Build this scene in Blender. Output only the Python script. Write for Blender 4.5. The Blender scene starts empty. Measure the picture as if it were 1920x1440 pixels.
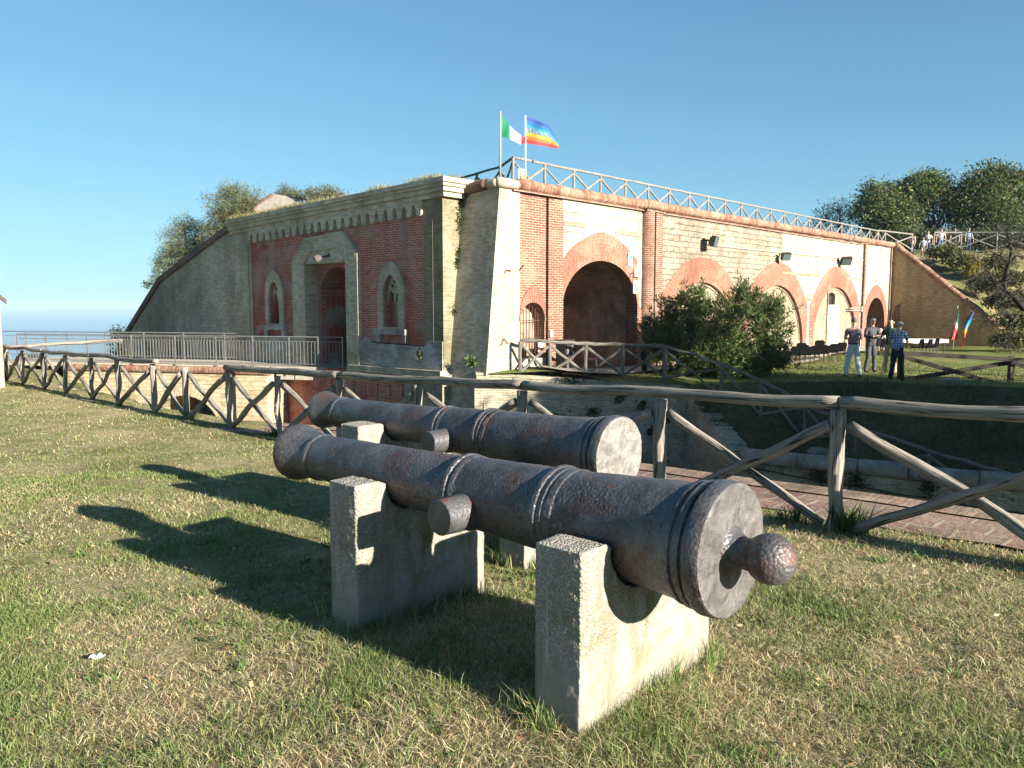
import bpy, math, random
import numpy as np
from mathutils import Vector, Matrix, noise
from mathutils.geometry import tessellate_polygon, delaunay_2d_cdt
random.seed(7); RNG = np.random.default_rng(7)
rad = math.radians
SC = bpy.context.scene
COL = SC.collection

# ------------------------------------------------------------------ camera
H = 1.65
PITCH = math.atan(150 / 1500)
cam = bpy.data.cameras.new('camera'); cam.sensor_width = 36; cam.lens = 28.125
cam.clip_start = 0.05; cam.clip_end = 90000
camo = bpy.data.objects.new('camera', cam); COL.objects.link(camo)
camo.location = (0, 0, H); camo.rotation_euler = (math.pi / 2 - PITCH, 0, 0)
SC.camera = camo

# ------------------------------------------------------------------ light
SUN_AZ, SUN_EL = 131.0, 17.5            # clockwise from +Y, above the horizon
w = bpy.data.worlds.new('World'); SC.world = w; w.use_nodes = True
wn = w.node_tree; bg = wn.nodes['Background']
sky = wn.nodes.new('ShaderNodeTexSky'); sky.sky_type = 'NISHITA'; sky.sun_disc = False
sky.sun_elevation = rad(SUN_EL); sky.sun_rotation = rad(SUN_AZ)
sky.altitude = 900; sky.air_density = 1.0; sky.dust_density = 0.15; sky.ozone_density = 3.0
def _vm(op, a, b):
    n = wn.nodes.new('ShaderNodeVectorMath'); n.operation = op
    for i, x in enumerate((a, b)):
        if isinstance(x, tuple): n.inputs[i].default_value = x
        else: wn.links.new(x, n.inputs[i])
    return n.outputs[0]
_c = sky.outputs[0]                       # hazy air evens out the sky near the horizon
_den = _vm('ADD', _vm('MULTIPLY', _c, (1 / 6.0, 1 / 7.0, 1 / 8.0)), (1, 1, 1))
wn.links.new(_vm('MULTIPLY', _vm('DIVIDE', _c, _den), (.92, 1.33, 1.42)), bg.inputs[0]); bg.inputs[1].default_value = 0.05
sl = bpy.data.lights.new('sun', 'SUN'); sl.energy = 5.0; sl.angle = rad(0.5); sl.color = (1.0, 0.915, 0.80)
so = bpy.data.objects.new('sun', sl); COL.objects.link(so)
sdir = Vector((math.sin(rad(SUN_AZ)) * math.cos(rad(SUN_EL)), math.cos(rad(SUN_AZ)) * math.cos(rad(SUN_EL)), math.sin(rad(SUN_EL))))
so.rotation_euler = sdir.to_track_quat('Z', 'Y').to_euler(); so.location = (30, -15, 25)
HAZE = 1.8e-4
SC.view_settings.view_transform = 'Standard'; SC.view_settings.look = 'None'
SC.view_settings.exposure = 1.86; SC.view_settings.gamma = 1.0

# ------------------------------------------------------------------ survey helpers: a bearing (u right, v down on a 1500 px lens) and a depth give a point
CP, SP = math.cos(PITCH), math.sin(PITCH)
def at(u, v, Y):
    a = (u - 960) / 1500; b = (720 - v) / 1500
    d = Vector((a, CP + b * SP, -SP + b * CP)); t = Y / d.y
    return Vector((0, 0, H)) + d * t

# ------------------------------------------------------------------ node helpers
def new_mat(name):
    m = bpy.data.materials.new(name); m.use_nodes = True
    nt = m.node_tree; nt.nodes.clear()
    out = nt.nodes.new('ShaderNodeOutputMaterial'); b = nt.nodes.new('ShaderNodeBsdfPrincipled')
    nt.links.new(b.outputs[0], out.inputs[0])
    return m, nt, b
def setin(nt, n, k, v):
    if isinstance(v, bpy.types.NodeSocket): nt.links.new(v, n.inputs[k])
    else:
        if isinstance(v, (tuple, list)) and len(v) == 3 and n.inputs[k].type == 'RGBA': v = (*v, 1)
        n.inputs[k].default_value = v
def nd(nt, typ, ins={}, **props):
    n = nt.nodes.new('ShaderNode' + typ)
    for k, v in props.items(): setattr(n, k, v)
    for k, v in ins.items(): setin(nt, n, k, v)
    return n
def mix(nt, f, a, b, blend='MIX'):
    n = nd(nt, 'Mix', {0: f, 6: a, 7: b}, data_type='RGBA', blend_type=blend, clamp_factor=True)
    return n.outputs[2]
def noi(nt, vec, scale, detail=4, rough=0.55, dist=0.0):
    return nd(nt, 'TexNoise', {'Vector': vec, 'Scale': scale, 'Detail': detail, 'Roughness': rough, 'Distortion': dist}).outputs[0]
def ramp(nt, fac, stops):
    n = nd(nt, 'ValToRGB', {0: fac}); e = n.color_ramp.elements
    while len(e) < len(stops): e.new(0.5)
    for i, (p, c) in enumerate(stops):
        e[i].position = p; e[i].color = (c, c, c, 1) if isinstance(c, (int, float)) else (*c, 1)
    return n.outputs[0]
def math_(nt, op, a, b=0.0):
    return nd(nt, 'Math', {0: a, 1: b}, operation=op).outputs[0]
def coord(nt, which='Object'):
    return nd(nt, 'TexCoord').outputs[which]
def mapping(nt, vec, scale=(1, 1, 1), rot=(0, 0, 0)):
    return nd(nt, 'Mapping', {'Vector': vec, 'Scale': scale, 'Rotation': rot}).outputs[0]
def bump(nt, h, strength, dist=0.02, normal=None):
    ins = {'Height': h, 'Strength': strength, 'Distance': dist}
    if normal is not None: ins['Normal'] = normal
    return nd(nt, 'Bump', ins).outputs[0]
def attr(nt, name='Col'):
    return nd(nt, 'Attribute', {}, attribute_name=name).outputs[0]

MATS = {}
def brick_mat(name, c1, c2, mortar, bw=.26, bh=.072, mw=.011, stain=(.1, .09, .06), stain_amt=.5, stain_scale=.45, wob=.006, bmp=.5, pale=None, pale_amt=0.0, rough=.9, spots=0.0):
    m, nt, b = new_mat(name)
    uv = nd(nt, 'UVMap').outputs[0]; ob = coord(nt)
    wv = nd(nt, 'TexNoise', {'Vector': ob, 'Scale': 3.5, 'Detail': 3}).outputs[1]
    off = nd(nt, 'VectorMath', {0: wv, 1: (.5, .5, .5)}, operation='SUBTRACT').outputs[0]
    off = nd(nt, 'VectorMath', {0: off, 3: wob * 6}, operation='SCALE').outputs[0]
    vec = nd(nt, 'VectorMath', {0: uv, 1: off}, operation='ADD').outputs[0]
    br = nd(nt, 'TexBrick', {'Vector': vec, 'Color1': c1, 'Color2': c2, 'Mortar': mortar, 'Scale': 1.0, 'Mortar Size': mw, 'Mortar Smooth': .25, 'Bias': 0.0, 'Brick Width': bw, 'Row Height': bh})
    col = br.outputs[0]
    # brick to brick tone
    fine = noi(nt, mapping(nt, uv, (1 / bw, 1 / bh, 1)), .9, 2, .6)
    col = mix(nt, .75, col, ramp(nt, fine, [(.28, .55), (.72, 1.35)]), 'MULTIPLY')
    big = noi(nt, ob, stain_scale, 6, .62, .4)
    col = mix(nt, math_(nt, 'MULTIPLY', ramp(nt, big, [(.45, 0.0), (.62, 1.0)]), stain_amt), col, stain)
    if pale is not None:
        p = noi(nt, mapping(nt, ob, (1, 1, 1.6)), .8, 7, .7, .3)
        col = mix(nt, math_(nt, 'MULTIPLY', ramp(nt, p, [(.5, 0.0), (.6, 1.0)]), pale_amt), col, pale)
    stk = noi(nt, mapping(nt, ob, (1.6, 1.6, .16)), 1.0, 5, .6)
    col = mix(nt, .55, col, ramp(nt, stk, [(.30, .62), (.55, 1.08)]), 'MULTIPLY')
    if spots > 0:
        s = noi(nt, ob, 9, 3, .5)
        col = mix(nt, math_(nt, 'MULTIPLY', ramp(nt, s, [(.64, 0.0), (.69, 1.0)]), spots), col, (.035, .03, .022))
    setin(nt, b, 'Base Color', col); b.inputs['Roughness'].default_value = rough
    b.inputs['Specular IOR Level'].default_value = .25
    hgt = math_(nt, 'ADD', math_(nt, 'MULTIPLY', br.outputs[1], -1.0), math_(nt, 'MULTIPLY', noi(nt, ob, 22, 4), .7))
    setin(nt, b, 'Normal', bump(nt, hgt, bmp, .026))
    MATS[name] = m; return m
def plain_mat(name, c, rough=.8, var=.25, scale=6, metallic=0.0, spec=.4, bmp=0.0, c2=None):
    m, nt, b = new_mat(name)
    n = noi(nt, coord(nt), scale, 5, .6)
    c2 = c2 or tuple(x * (1 - var) for x in c)
    setin(nt, b, 'Base Color', mix(nt, ramp(nt, n, [(.35, 0.0), (.65, 1.0)]), c, c2))
    b.inputs['Roughness'].default_value = rough; b.inputs['Metallic'].default_value = metallic
    b.inputs['Specular IOR Level'].default_value = spec
    if bmp: setin(nt, b, 'Normal', bump(nt, n, bmp, .01))
    MATS[name] = m; return m
def leaf_mat(name, tint=(1, 1, 1), trans=.35, rough=.55):
    m, nt, b = new_mat(name)
    c = mix(nt, 1.0, attr(nt), (*tint, 1), 'MULTIPLY')
    setin(nt, b, 'Base Color', c); b.inputs['Roughness'].default_value = rough; b.inputs['Specular IOR Level'].default_value = .3
    tr = nd(nt, 'BsdfTranslucent', {'Color': c})
    ms = nd(nt, 'MixShader', {0: trans, 1: b.outputs[0], 2: tr.outputs[0]})
    out = [n for n in nt.nodes if n.type == 'OUTPUT_MATERIAL'][0]
    nt.links.new(ms.outputs[0], out.inputs[0])
    MATS[name] = m; return m

# ------------------------------------------------------------------ materials
YB = (.46, .36, .20)
brick_mat('yellow_brick', (0.323, 0.264, 0.162), (0.255, 0.204, 0.119), (0.255, 0.221, 0.162), stain=(0.145, 0.128, 0.072), stain_amt=.55, spots=.35, pale=(0.425, 0.391, 0.306), pale_amt=.5)
brick_mat('dark_yellow_brick', (.46, .385, .275), (.35, .295, .21), (.42, .36, .28), stain=(.16, .14, .08), stain_amt=.8, stain_scale=.28, spots=.3, pale=(.25, .245, .20), pale_amt=.6)
brick_mat('moat_brick', (0.391, 0.348, 0.246), (0.306, 0.272, 0.187), (0.255, 0.230, 0.170), stain=(0.119, 0.111, 0.072), stain_amt=.6, spots=.75, pale=(0.425, 0.399, 0.323), pale_amt=.5, bmp=.8)
brick_mat('red_brick', (.46, .105, .062), (.38, .08, .05), (.44, .33, .27), mw=.013, stain=(.24, .05, .03), stain_amt=.75, stain_scale=.5, pale=(.34, .23, .20), pale_amt=.8, spots=.12)
brick_mat('orange_brick', (0.172, 0.070, 0.043), (0.139, 0.054, 0.034), (0.344, 0.271, 0.201), mw=.012, stain=(0.139, 0.053, 0.033), stain_amt=.45, pale=(0.295, 0.193, 0.139), pale_amt=.4)
brick_mat('arch_brick', (.235, .086, .053), (.18, .064, .041), (.34, .235, .17), bw=.24, bh=.085, mw=.010, stain=(.15, .06, .04), stain_amt=.45, pale=(.33, .22, .16), pale_amt=.35)
brick_mat('vault_brick', (.40, .25, .165), (.32, .19, .125), (.36, .26, .185), stain=(.14, .09, .065), stain_amt=.8, stain_scale=.6, pale=(.46, .34, .24), pale_amt=.6, spots=.2)
brick_mat('white_stone', (0.387, 0.356, 0.297), (0.333, 0.302, 0.243), (0.180, 0.153, 0.113), bw=.62, bh=.30, mw=.012, stain=(0.279, 0.239, 0.171), stain_amt=.45, wob=.03, bmp=1.0, pale=(0.423, 0.401, 0.351), pale_amt=.5, spots=.08)
brick_mat('tan_stone', (0.292, 0.249, 0.181), (0.219, 0.181, 0.127), (0.099, 0.082, 0.058), bw=.43, bh=.21, mw=.015, stain=(0.138, 0.120, 0.090), stain_amt=.5, wob=.022, bmp=1.0, pale=(0.318, 0.284, 0.224), pale_amt=.55, spots=.25)
brick_mat('infill_brick', (0.277, 0.231, 0.160), (0.218, 0.176, 0.118), (0.202, 0.168, 0.118), bw=.28, bh=.085, stain=(0.302, 0.210, 0.118), stain_amt=.35, pale=(0.353, 0.302, 0.227), pale_amt=.4, spots=.3)
brick_mat('bridge_stone', (0.476, 0.391, 0.246), (0.408, 0.323, 0.196), (0.272, 0.212, 0.128), bw=.36, bh=.15, mw=.012, stain=(0.391, 0.289, 0.170), stain_amt=.4, wob=.018, bmp=.9, pale=(0.561, 0.501, 0.374), pale_amt=.4, spots=.25)
brick_mat('flank_brick', (.42, .29, .155), (.35, .235, .12), (.36, .27, .16), stain=(.22, .15, .08), stain_amt=.6, stain_scale=.4, spots=.3)
brick_mat('cap_brick', (0.170, 0.064, 0.041), (0.323, 0.217, 0.145), (0.076, 0.055, 0.043), bw=1.4, bh=.15, mw=.012, stain=(0.306, 0.145, 0.085), stain_amt=.4, stain_scale=2.0, pale=(0.323, 0.238, 0.170), pale_amt=.5, bmp=1.0)
brick_mat('dark_cap_brick', (.20, .11, .08), (.15, .09, .07), (.16, .12, .1), bw=.5, bh=.085, stain=(.08, .06, .05), stain_amt=.6, bmp=.8)
brick_mat('pale_trim', (.54, .455, .335), (.46, .385, .28), (.42, .36, .27), bw=.3, bh=.09, stain=(.22, .19, .12), stain_amt=.65, spots=.3, pale=(.54, .48, .37), pale_amt=.5)
brick_mat('plinth_brick', (.42, .40, .34), (.33, .31, .26), (.28, .27, .22), stain=(.13, .125, .10), stain_amt=.5, pale=(.46, .47, .45), pale_amt=.7, spots=.4)
brick_mat('path_brick', (.25, .15, .115), (.20, .12, .095), (.30, .26, .205), bw=.34, bh=.27, mw=.016, stain=(.20, .165, .11), stain_amt=.7, stain_scale=1.4, wob=.012, pale=(.29, .22, .16), pale_amt=.5)
brick_mat('rowlock_brick', (.29, .19, .135), (.23, .15, .10), (.17, .14, .10), bw=.13, bh=.30, mw=.012, stain=(.30, .25, .17), stain_amt=.5, stain_scale=1.4, pale=(.45, .36, .25), pale_amt=.5)
plain_mat('coping_stone', (.40, .345, .255), .9, .35, 5, bmp=.6)
brick_mat('pier_brick', (0.272, 0.240, 0.148), (0.216, 0.188, 0.112), (0.200, 0.176, 0.120), stain=(0.112, 0.104, 0.056), stain_amt=.7, spots=.35, pale=(0.288, 0.264, 0.192), pale_amt=.5)
plain_mat('pale_log', (.23, .212, .185), .85, .35, 7, bmp=.4)
plain_mat('torus_stone', (.26, .25, .215), .85, .4, 4, bmp=.6, c2=(.13, .13, .11))
plain_mat('painted_shade', (.012, .010, .009), .9, .2)  # near-black colour standing in for deep shade
plain_mat('steel', (.30, .285, .26), .5, .3, 12, .6)
plain_mat('dark_steel', (.055, .045, .04), .55, .4, 12, .5)
plain_mat('rusty_iron', (.11, .055, .03), .75, .5, 20, .2)
plain_mat('grey_beam', (.36, .33, .27), .8, .3, 5)
plain_mat('dark_wood', (.045, .036, .026), .85, .4, 8, bmp=.3)
plain_mat('white_paint', (.80, .79, .76), .6, .06, 3)
plain_mat('orange_paint', (.75, .16, .06), .6, .1)
plain_mat('teal_print', (.05, .42, .42), .5, .1)
plain_mat('blue_print', (.10, .35, .60), .5, .1)
plain_mat('white_cloth', (.80, .80, .80), .9, .06, 3)
plain_mat('pink_plastic', (.75, .22, .27), .45, .1)
plain_mat('black_plastic', (.02, .02, .022), .5, .2)
plain_mat('glass_dark', (.10, .14, .14), .15, .3, 3, .0, .6)
plain_mat('chair_fabric', (.005, .0045, .005), .95, .2, spec=.05)
plain_mat('skin', (.50, .28, .19), .6, .12, 20)
plain_mat('grey_hair', (.42, .40, .38), .8, .3, 40)
plain_mat('dark_hair', (.05, .04, .035), .7, .3, 40)
plain_mat('brown_hair', (.15, .11, .085), .8, .3, 40)
plain_mat('white_hair', (.42, .40, .37), .8, .15, 40)
plain_mat('letter_print', (.20, .25, .27), .8, .1)
plain_mat('mauve_shirt', (.24, .16, .19), .9, .15, 10)
plain_mat('pale_jeans', (.56, .58, .60), .9, .18, 9)
plain_mat('grey_suit', (.06, .063, .072), .9, .2, 9)
plain_mat('blue_shirt', (.16, .22, .38), .9, .15, 9)
plain_mat('green_shirt', (.03, .085, .06), .9, .2, 9)
plain_mat('dark_trousers', (.014, .016, .026), .9, .2, 9)
plain_mat('khaki', (.36, .30, .20), .9, .15, 9)
plain_mat('white_shirt', (.50, .49, .48), .9, .08, 9)
plain_mat('pink_shirt', (.60, .36, .34), .9, .15, 9)
plain_mat('navy_shirt', (.02, .03, .08), .9, .2, 9)
plain_mat('denim', (.10, .16, .28), .9, .2, 9)
plain_mat('shoe', (.02, .018, .016), .6, .2, 9)
plain_mat('brown_bark', (.10, .075, .055), .9, .45, 9, bmp=.8)
plain_mat('dark_bark', (.028, .022, .018), .9, .4, 9, bmp=.6)
plain_mat('pale_rock', (.25, .225, .185), .9, .3, 5, bmp=.7)
plain_mat('dark_rock', (.22, .20, .16), .9, .4, 3, bmp=.7)
plain_mat('flag_green', (.008, .15, .065), .8, .12, 3); plain_mat('flag_white', (.50, .50, .50), .8, .05, 3); plain_mat('flag_red', (.36, .03, .035), .8, .12, 3)
for nm, c in dict(violet=(.022, .055, .23), blue=(.01, .10, .27), cyan=(.012, .17, .26), pale=(.10, .19, .22), yellow=(.36, .25, .03), orange=(.36, .11, .025), red=(.34, .03, .035)).items():
    plain_mat('stripe_' + nm, c, .8, .08, 3)
leaf_mat('leaves'); leaf_mat('grass_blades', trans=.28, rough=.6)

def plaid():
    m, nt, b = new_mat('plaid_shirt')
    o = coord(nt)
    w1 = nd(nt, 'TexWave', {'Vector': o, 'Scale': 4.0, 'Distortion': .2}, bands_direction='X').outputs[1]
    w2 = nd(nt, 'TexWave', {'Vector': o, 'Scale': 4.0, 'Distortion': .2}, bands_direction='Z').outputs[1]
    f = math_(nt, 'MAXIMUM', ramp(nt, w1, [(.55, 0.0), (.8, 1.0)]), ramp(nt, w2, [(.55, 0.0), (.8, 1.0)]))
    setin(nt, b, 'Base Color', mix(nt, f, (.012, .045, .17), (.24, .31, .42))); b.inputs['Roughness'].default_value = .9
    MATS['plaid_shirt'] = m
plaid()

def wood(name, c1, c2, c3):
    m, nt, b = new_mat(name)
    uv = nd(nt, 'UVMap').outputs[0]; o = coord(nt)
    g = noi(nt, mapping(nt, uv, (26, 1.6, 1)), 1.0, 6, .65, .3)
    g2 = noi(nt, mapping(nt, uv, (60, 2.2, 1)), 1.0, 3, .6)
    col = mix(nt, ramp(nt, g, [(.3, 0.0), (.7, 1.0)]), c1, c2)
    col = mix(nt, ramp(nt, g2, [(.60, 0.0), (.70, .85)]), col, c3)
    ck = math_(nt, 'ABSOLUTE', math_(nt, 'SUBTRACT', noi(nt, mapping(nt, uv, (22, .55, 1)), 1.0, 4, .55, .6), .5))
    crack = ramp(nt, ck, [(.004, 1.0), (.016, 0.0)])
    col = mix(nt, crack, col, (.014, .012, .010))
    blot = noi(nt, o, 2.3, 5, .6)
    col = mix(nt, ramp(nt, blot, [(.45, 0.0), (.7, .6)]), col, tuple(x * .62 for x in c2))
    setin(nt, b, 'Base Color', col); b.inputs['Roughness'].default_value = .82; b.inputs['Specular IOR Level'].default_value = .3
    hgt = math_(nt, 'ADD', math_(nt, 'ADD', g, math_(nt, 'MULTIPLY', g2, -.9)), math_(nt, 'MULTIPLY', crack, -1.6))
    setin(nt, b, 'Normal', bump(nt, hgt, .9, .012))
    MATS[name] = m
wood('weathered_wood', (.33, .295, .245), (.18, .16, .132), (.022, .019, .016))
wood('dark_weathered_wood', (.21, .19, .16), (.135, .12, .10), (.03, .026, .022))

def iron():
    m, nt, b = new_mat('old_iron')
    o = coord(nt)
    base = mix(nt, ramp(nt, noi(nt, o, 5, 6, .65), [(.35, 0.0), (.65, 1.0)]), (.108, .110, .114), (.05, .049, .049))
    r1 = noi(nt, o, 3.1, 8, .72, .6)
    rust = mix(nt, noi(nt, o, 40, 3), (.12, .045, .025), (.065, .036, .027))
    base = mix(nt, ramp(nt, r1, [(.52, 0.0), (.62, .62)]), base, rust)
    strk = noi(nt, mapping(nt, o, (9, 9, 1.3)), 1.0, 6, .65)
    base = mix(nt, ramp(nt, strk, [(.57, 0.0), (.68, .4)]), base, (.08, .045, .03))
    pit = noi(nt, o, 26, 5, .7)
    base = mix(nt, ramp(nt, pit, [(.34, .75), (.42, 0.0)]), base, (.02, .016, .014))
    hot = noi(nt, nd(nt, 'VectorMath', {0: o, 1: (7.3, 2.1, 4.4)}, operation='ADD').outputs[0], 4.2, 9, .75, .4)
    base = mix(nt, ramp(nt, hot, [(.60, 0.0), (.67, .85)]), base, (.16, .05, .026))
    ps = noi(nt, o, 75, 2, .5)
    base = mix(nt, ramp(nt, ps, [(.62, 0.0), (.72, .5)]), base, (.26, .255, .25))
    setin(nt, b, 'Base Color', base); b.inputs['Metallic'].default_value = .35
    setin(nt, b, 'Roughness', ramp(nt, r1, [(.3, .30), (.65, .60)])); b.inputs['Specular IOR Level'].default_value = .55
    h1 = noi(nt, o, 55, 4, .6); h2 = noi(nt, o, 14, 5, .6); vo = nd(nt, 'TexVoronoi', {'Vector': o, 'Scale': 70.0}).outputs[0]
    rough_end = ramp(nt, noi(nt, o, 1.7, 3, .5), [(.42, .25), (.62, 1.0)])
    hh = math_(nt, 'ADD', math_(nt, 'ADD', math_(nt, 'MULTIPLY', h1, .8), math_(nt, 'MULTIPLY', h2, .9)), math_(nt, 'ADD', math_(nt, 'MULTIPLY', math_(nt, 'MULTIPLY', vo, -.9), rough_end), ramp(nt, pit, [(.33, -.9), (.43, 0.0)])))
    setin(nt, b, 'Normal', bump(nt, hh, .5, .008))
    MATS['old_iron'] = m
iron()

def worn(name, a, b2):
    m, nt, b = new_mat(name)
    o = coord(nt)
    c_ = mix(nt, ramp(nt, noi(nt, o, 9, 7, .7, .4), [(.36, 0.0), (.62, 1.0)]), a, b2)
    c_ = mix(nt, ramp(nt, noi(nt, o, 6, 7, .7), [(.60, 0.0), (.68, .8)]), c_, (.15, .06, .03))
    setin(nt, b, 'Base Color', c_); b.inputs['Metallic'].default_value = .2; b.inputs['Roughness'].default_value = .5
    setin(nt, b, 'Normal', bump(nt, math_(nt, 'ADD', noi(nt, o, 40, 5, .65), noi(nt, o, 9, 3, .5)), .8, .010)); MATS[name] = m
worn('worn_iron', (.145, .137, .128), (.055, .051, .048)); worn('pale_iron', (.25, .238, .218), (.10, .094, .086))

def concrete():
    m, nt, b = new_mat('aggregate_concrete')
    o = coord(nt); uv = nd(nt, 'UVMap').outputs[0]
    z = nd(nt, 'SeparateXYZ', {0: o}).outputs[2]
    base = mix(nt, ramp(nt, noi(nt, o, 3.5, 6, .65), [(.35, 0.0), (.68, 1.0)]), (.265, .25, .215), (.20, .19, .158))
    # form board lines
    ln = nd(nt, 'TexWave', {'Vector': nd(nt, 'VectorMath', {0: o, 1: (0, 0, .0)}, operation='ADD').outputs[0], 'Scale': 1.6, 'Distortion': 1.4, 'Detail': 2.0, 'Detail Scale': 1.2}, bands_direction='Z').outputs[1]
    base = mix(nt, ramp(nt, ln, [(.93, 0.0), (.99, .35)]), base, (.26, .22, .15))
    # exposed pebbles towards the weathered top
    top = ramp(nt, math_(nt, 'ADD', z, math_(nt, 'MULTIPLY', math_(nt, 'SUBTRACT', noi(nt, o, 4, 5, .6), .5), .55)), [(.36, 0.0), (.56, 1.0)])
    pv = nd(nt, 'TexVoronoi', {'Vector': o, 'Scale': 95.0}); 
    peb = mix(nt, ramp(nt, pv.outputs[0], [(.25, 0.0), (.55, 1.0)]), mix(nt, .45, (.62, .59, .53), pv.outputs[1], 'MULTIPLY'), (.14, .125, .10))
    peb = mix(nt, .48, peb, (.33, .305, .26))
    base = mix(nt, math_(nt, 'MULTIPLY', top, .85), base, peb)
    # lichen and run-off stains
    st = noi(nt, mapping(nt, o, (7, 7, .9)), 1.0, 6, .65)
    base = mix(nt, ramp(nt, st, [(.54, 0.0), (.66, .6)]), base, (.17, .145, .09))
    lich = noi(nt, mapping(nt, o, (3, 3, 2)), 1.4, 7, .7, .5)
    low = ramp(nt, z, [(.30, .25), (.45, 1.0), (.66, 1.0), (.80, .15)])
    base = mix(nt, math_(nt, 'MULTIPLY', ramp(nt, lich, [(.47, 0.0), (.58, .85)]), low), base, (.135, .125, .038))
    run = noi(nt, mapping(nt, o, (16, 16, .7)), 1.0, 5, .6)
    base = mix(nt, ramp(nt, run, [(.63, 0.0), (.69, .6)]), base, (.50, .47, .40))
    damp = ramp(nt, math_(nt, 'ADD', z, math_(nt, 'MULTIPLY', noi(nt, o, 6, 4, .6), -.12)), [(.10, .65), (.24, 0.0)])
    base = mix(nt, damp, base, (.10, .085, .05))
    setin(nt, b, 'Base Color', base); b.inputs['Roughness'].default_value = .92; b.inputs['Specular IOR Level'].default_value = .2
    hh = math_(nt, 'ADD', math_(nt, 'MULTIPLY', math_(nt, 'MULTIPLY', pv.outputs[0], top), -1.3), noi(nt, o, 45, 5, .6))
    setin(nt, b, 'Normal', bump(nt, hh, .8, .008))
    MATS['aggregate_concrete'] = m
concrete()

def ground_mat(name, green, dry, soil, gscale=.8, dry_bias=.5, soil_amt=.5, fine=60):
    m, nt, b = new_mat(name)
    o = coord(nt)
    g = noi(nt, o, gscale, 7, .68, .3)
    f = noi(nt, mapping(nt, o, (1, 1, .3)), fine, 5, .7)
    f2 = noi(nt, o, fine * .22, 5, .7)
    fac = math_(nt, 'ADD', g, math_(nt, 'MULTIPLY', math_(nt, 'SUBTRACT', f2, .5), .7))
    col = mix(nt, ramp(nt, fac, [(dry_bias - .12, 0.0), (dry_bias + .12, 1.0)]), green, dry)
    col = mix(nt, math_(nt, 'MULTIPLY', ramp(nt, f, [(.36, 1.0), (.52, 0.0)]), soil_amt), col, soil)
    col = mix(nt, .5, col, ramp(nt, noi(nt, o, fine * .5, 3, .6), [(.3, .6), (.7, 1.3)]), 'MULTIPLY')
    setin(nt, b, 'Base Color', col); b.inputs['Roughness'].default_value = .95; b.inputs['Specular IOR Level'].default_value = .1
    setin(nt, b, 'Normal', bump(nt, math_(nt, 'ADD', f, f2), 1.0, .04))
    MATS[name] = m
ground_mat('near_turf', (.17, .175, .06), (.42, .35, .19), (.12, .09, .055), .7, .5, .7, 42)
ground_mat('court_turf', (.125, .165, .042), (.23, .21, .085), (.05, .045, .02), .35, .58, .4, 14)
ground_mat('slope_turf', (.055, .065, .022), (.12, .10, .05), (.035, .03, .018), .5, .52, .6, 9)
ground_mat('hill_turf', (.10, .115, .035), (.24, .20, .10), (.045, .042, .02), .45, .52, .7, 4)
ground_mat('roof_turf', (.13, .13, .05), (.26, .22, .12), (.08, .065, .04), 1.2, .45, .5, 9)

def sea():
    m, nt, b = new_mat('sea_water')
    o = coord(nt)
    setin(nt, b, 'Base Color', mix(nt, noi(nt, o, .002, 5), (.05, .15, .23), (.07, .19, .28)))
    b.inputs['Roughness'].default_value = .25; b.inputs['Specular IOR Level'].default_value = .5
    setin(nt, b, 'Normal', bump(nt, noi(nt, o, .15, 5), .3, 1.0))
    MATS['sea_water'] = m
sea()
# ------------------------------------------------------------------ object helpers
def add_mesh(name, verts, faces, mat=None, parent=None, uvs=None, smooth=False, cols=None, mats=None, midx=None):
    """ONE mesh object; verts in world metres (or in the parent's own space when the parent carries local=True)"""
    off = Vector((0, 0, 0))
    if parent is not None and not parent.get('_local'):
        off = parent.location if not parent.parent else Vector(parent['_w'])
    me = bpy.data.meshes.new(name)
    me.from_pydata([tuple(Vector(v) - off) for v in verts], [], faces)
    if uvs is not None:
        ul = me.uv_layers.new(name='UVMap'); flat = []
        for p in uvs:
            for q in p: flat += [q[0], q[1]]
        ul.data.foreach_set('uv', flat)
    if mat: me.materials.append(MATS[mat] if isinstance(mat, str) else mat)
    if mats:
        for x in mats: me.materials.append(MATS[x])
        me.polygons.foreach_set('material_index', midx)
    if smooth: me.polygons.foreach_set('use_smooth', [True] * len(me.polygons))
    if cols is not None:
        ca = me.color_attributes.new('Col', 'FLOAT_COLOR', 'POINT'); ca.data.foreach_set('color', np.asarray(cols, dtype=np.float32).ravel())
    me.update()
    o = bpy.data.objects.new(name, me); COL.objects.link(o)
    if parent is not None:
        o.parent = parent; o['_w'] = tuple(off)
    return o
def thing(name, label, cat, loc=(0, 0, 0), rotz=0.0, group=None, local=False):
    o = bpy.data.objects.new(name, None); COL.objects.link(o); o.empty_display_size = .2
    o.location = loc; o.rotation_euler = (0, 0, rotz); o['label'] = label; o['category'] = cat
    if group: o['group'] = group
    if local: o['_local'] = True
    return o
def tag(o, label, cat, group=None, kind=None):
    o['label'] = label; o['category'] = cat
    if group: o['group'] = group
    if kind: o['kind'] = kind
    return o
def struct(o, label=None):
    o['kind'] = 'structure'
    if label: o['label'] = label
    return o
def dup(root, loc, rotz, label=None):
    r_ = root.copy(); COL.objects.link(r_); r_.location = loc; r_.rotation_euler = (0, 0, rotz)
    if label: r_['label'] = label
    for ch in list(root.children):
        c_ = ch.copy(); COL.objects.link(c_); c_.parent = r_
        for g in list(ch.children):
            d_ = g.copy(); COL.objects.link(d_); d_.parent = c_
    return r_

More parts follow.
